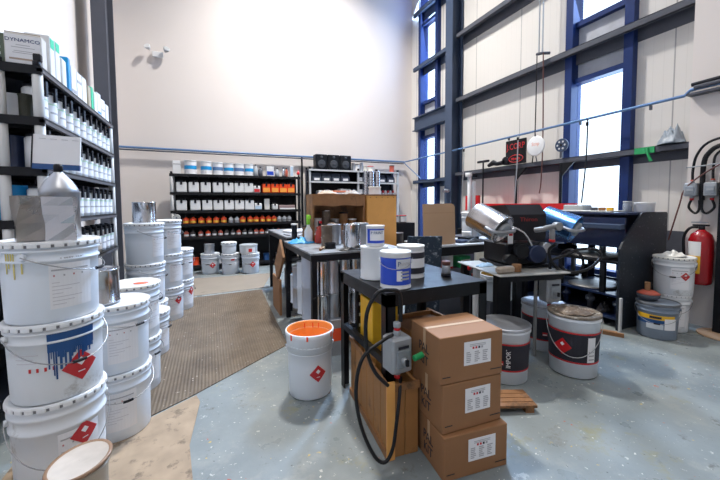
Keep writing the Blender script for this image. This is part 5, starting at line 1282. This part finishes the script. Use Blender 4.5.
MB().box(-.012, -.002, -.11, .09, -.005, .07, green_tape).build('band', t); MB().tube([(-.012, -.04, .05), (-.03, -.05, 0), (-.025, -.09, -.10)], [.02, .012, .018], green_tape, 6).build('loose_end', t)
# steel post fitting on column
t = thing('column_valve', 'grey valve cluster on the steel column by the filter', 'valve', (4.555, 5.70, 1.52))
MB().cyl(.04, -.1, .03, tin_dull, 12, Matrix.Rotation(PI/2, 4, 'Y')).cyl(.03, -.06, .06, tin_dull, 12, Matrix.Rotation(PI/2, 4, 'X')).build('body', t)
# ------------------------------------------------------------------ lights
def area(name, loc, size, power, col=(1, .97, .93), target=None, sy=None, spread=None):
    l = bpy.data.lights.new(name, 'AREA'); l.energy = power; l.size = size; l.color = col
    if sy: l.shape = 'RECTANGLE'; l.size_y = sy
    o = bpy.data.objects.new(name, l); COL.objects.link(o); o.location = loc
    if spread: l.spread = spread
    d = Vector(target or (loc[0], loc[1], 0))-Vector(loc); o.rotation_euler = d.to_track_quat('-Z', 'Y').to_euler()
    return o
for i, (x, y, s_, pw) in enumerate(((1.9, 5.4, .45, 900), (.2, 2.4, .6, 90), (3.2, .8, 1.2, 20), (.2, -1.6, 1.4, 150), (3.4, -2.6, 1.4, 40))):  # far bench lamp follows the cast shadows, the other four are added fill
    t = thing('bay_and_fill_lamp', ['round high bay lamp above the far bench', 'added fill lamp above the aisle mat', 'added fill lamp above the open right floor', 'added fill lamp behind the viewpoint, left', 'added fill lamp behind the viewpoint, right'][i], 'lamp', (x, y, CZ-.35))
    MB().lathe([(.04, .2), (.06, .16), (.24, .02), (.25, 0), (.235, .01), (.05, .14)], steel_grey, 24, True, None, True).build('shade', t); MB().tube([(0, 0, .2), (0, 0, .35)], .02, steel_grey, 8).build('stem', t)
    area('lamp_light', (x, y, CZ-.37), s_, pw, spread=2.1)
# daylight entering by the two windows
area('daylight', (RX+.9, (W1[0]+W1[1])/2+.3, 6.0), 2.2, 5200, (.48, .68, 1), (2.2, 1.2, 0), 3.8, spread=1.7)
area('daylight', (RX+.3, (W1[0]+W1[1])/2, 3.6), .7, 200, (.40, .62, 1), (0, 6.3, 2.8), 5.5)
area('daylight', (RX+.3, (W2[0]+W2[1])/2, 3.4), .8, 260, (.5, .7, 1), (0, 2.6, 1.0), 5.5)
wd = bpy.data.worlds.new('sky'); S.world = wd; wd.use_nodes = True
bg = wd.node_tree.nodes['Background']; bg.inputs[0].default_value = (.80, .90, 1, 1); bg.inputs[1].default_value = 6.5

# ------------------------------------------------------------------ camera
cam = bpy.data.cameras.new('camera'); co = bpy.data.objects.new('camera', cam); COL.objects.link(co); S.camera = co
cam.sensor_width = 36; cam.lens = 335/720*36; cam.shift_y = -18/720; cam.clip_start = .05
yaw, pit, roll = math.radians(24.1), math.radians(3.05), math.radians(.33)
f = Vector((math.sin(yaw)*math.cos(pit), math.cos(yaw)*math.cos(pit), -math.sin(pit)))
r = Vector((math.cos(yaw), -math.sin(yaw), 0)); u = r.cross(f)
r2 = r*math.cos(roll)-u*math.sin(roll); u2 = u*math.cos(roll)+r*math.sin(roll)
M = Matrix((r2, u2, -f)).transposed().to_4x4(); M.translation = (0, 0, 1.25); co.matrix_world = M
S.view_settings.view_transform = 'Standard'; S.view_settings.look = 'None'; S.view_settings.gamma = 1; S.view_settings.exposure = EXPO
S.view_settings.use_curve_mapping = False
S.cycles.use_denoising = True
S.cycles.max_bounces = 8; S.cycles.diffuse_bounces = 5; S.cycles.sample_clamp_indirect = 4
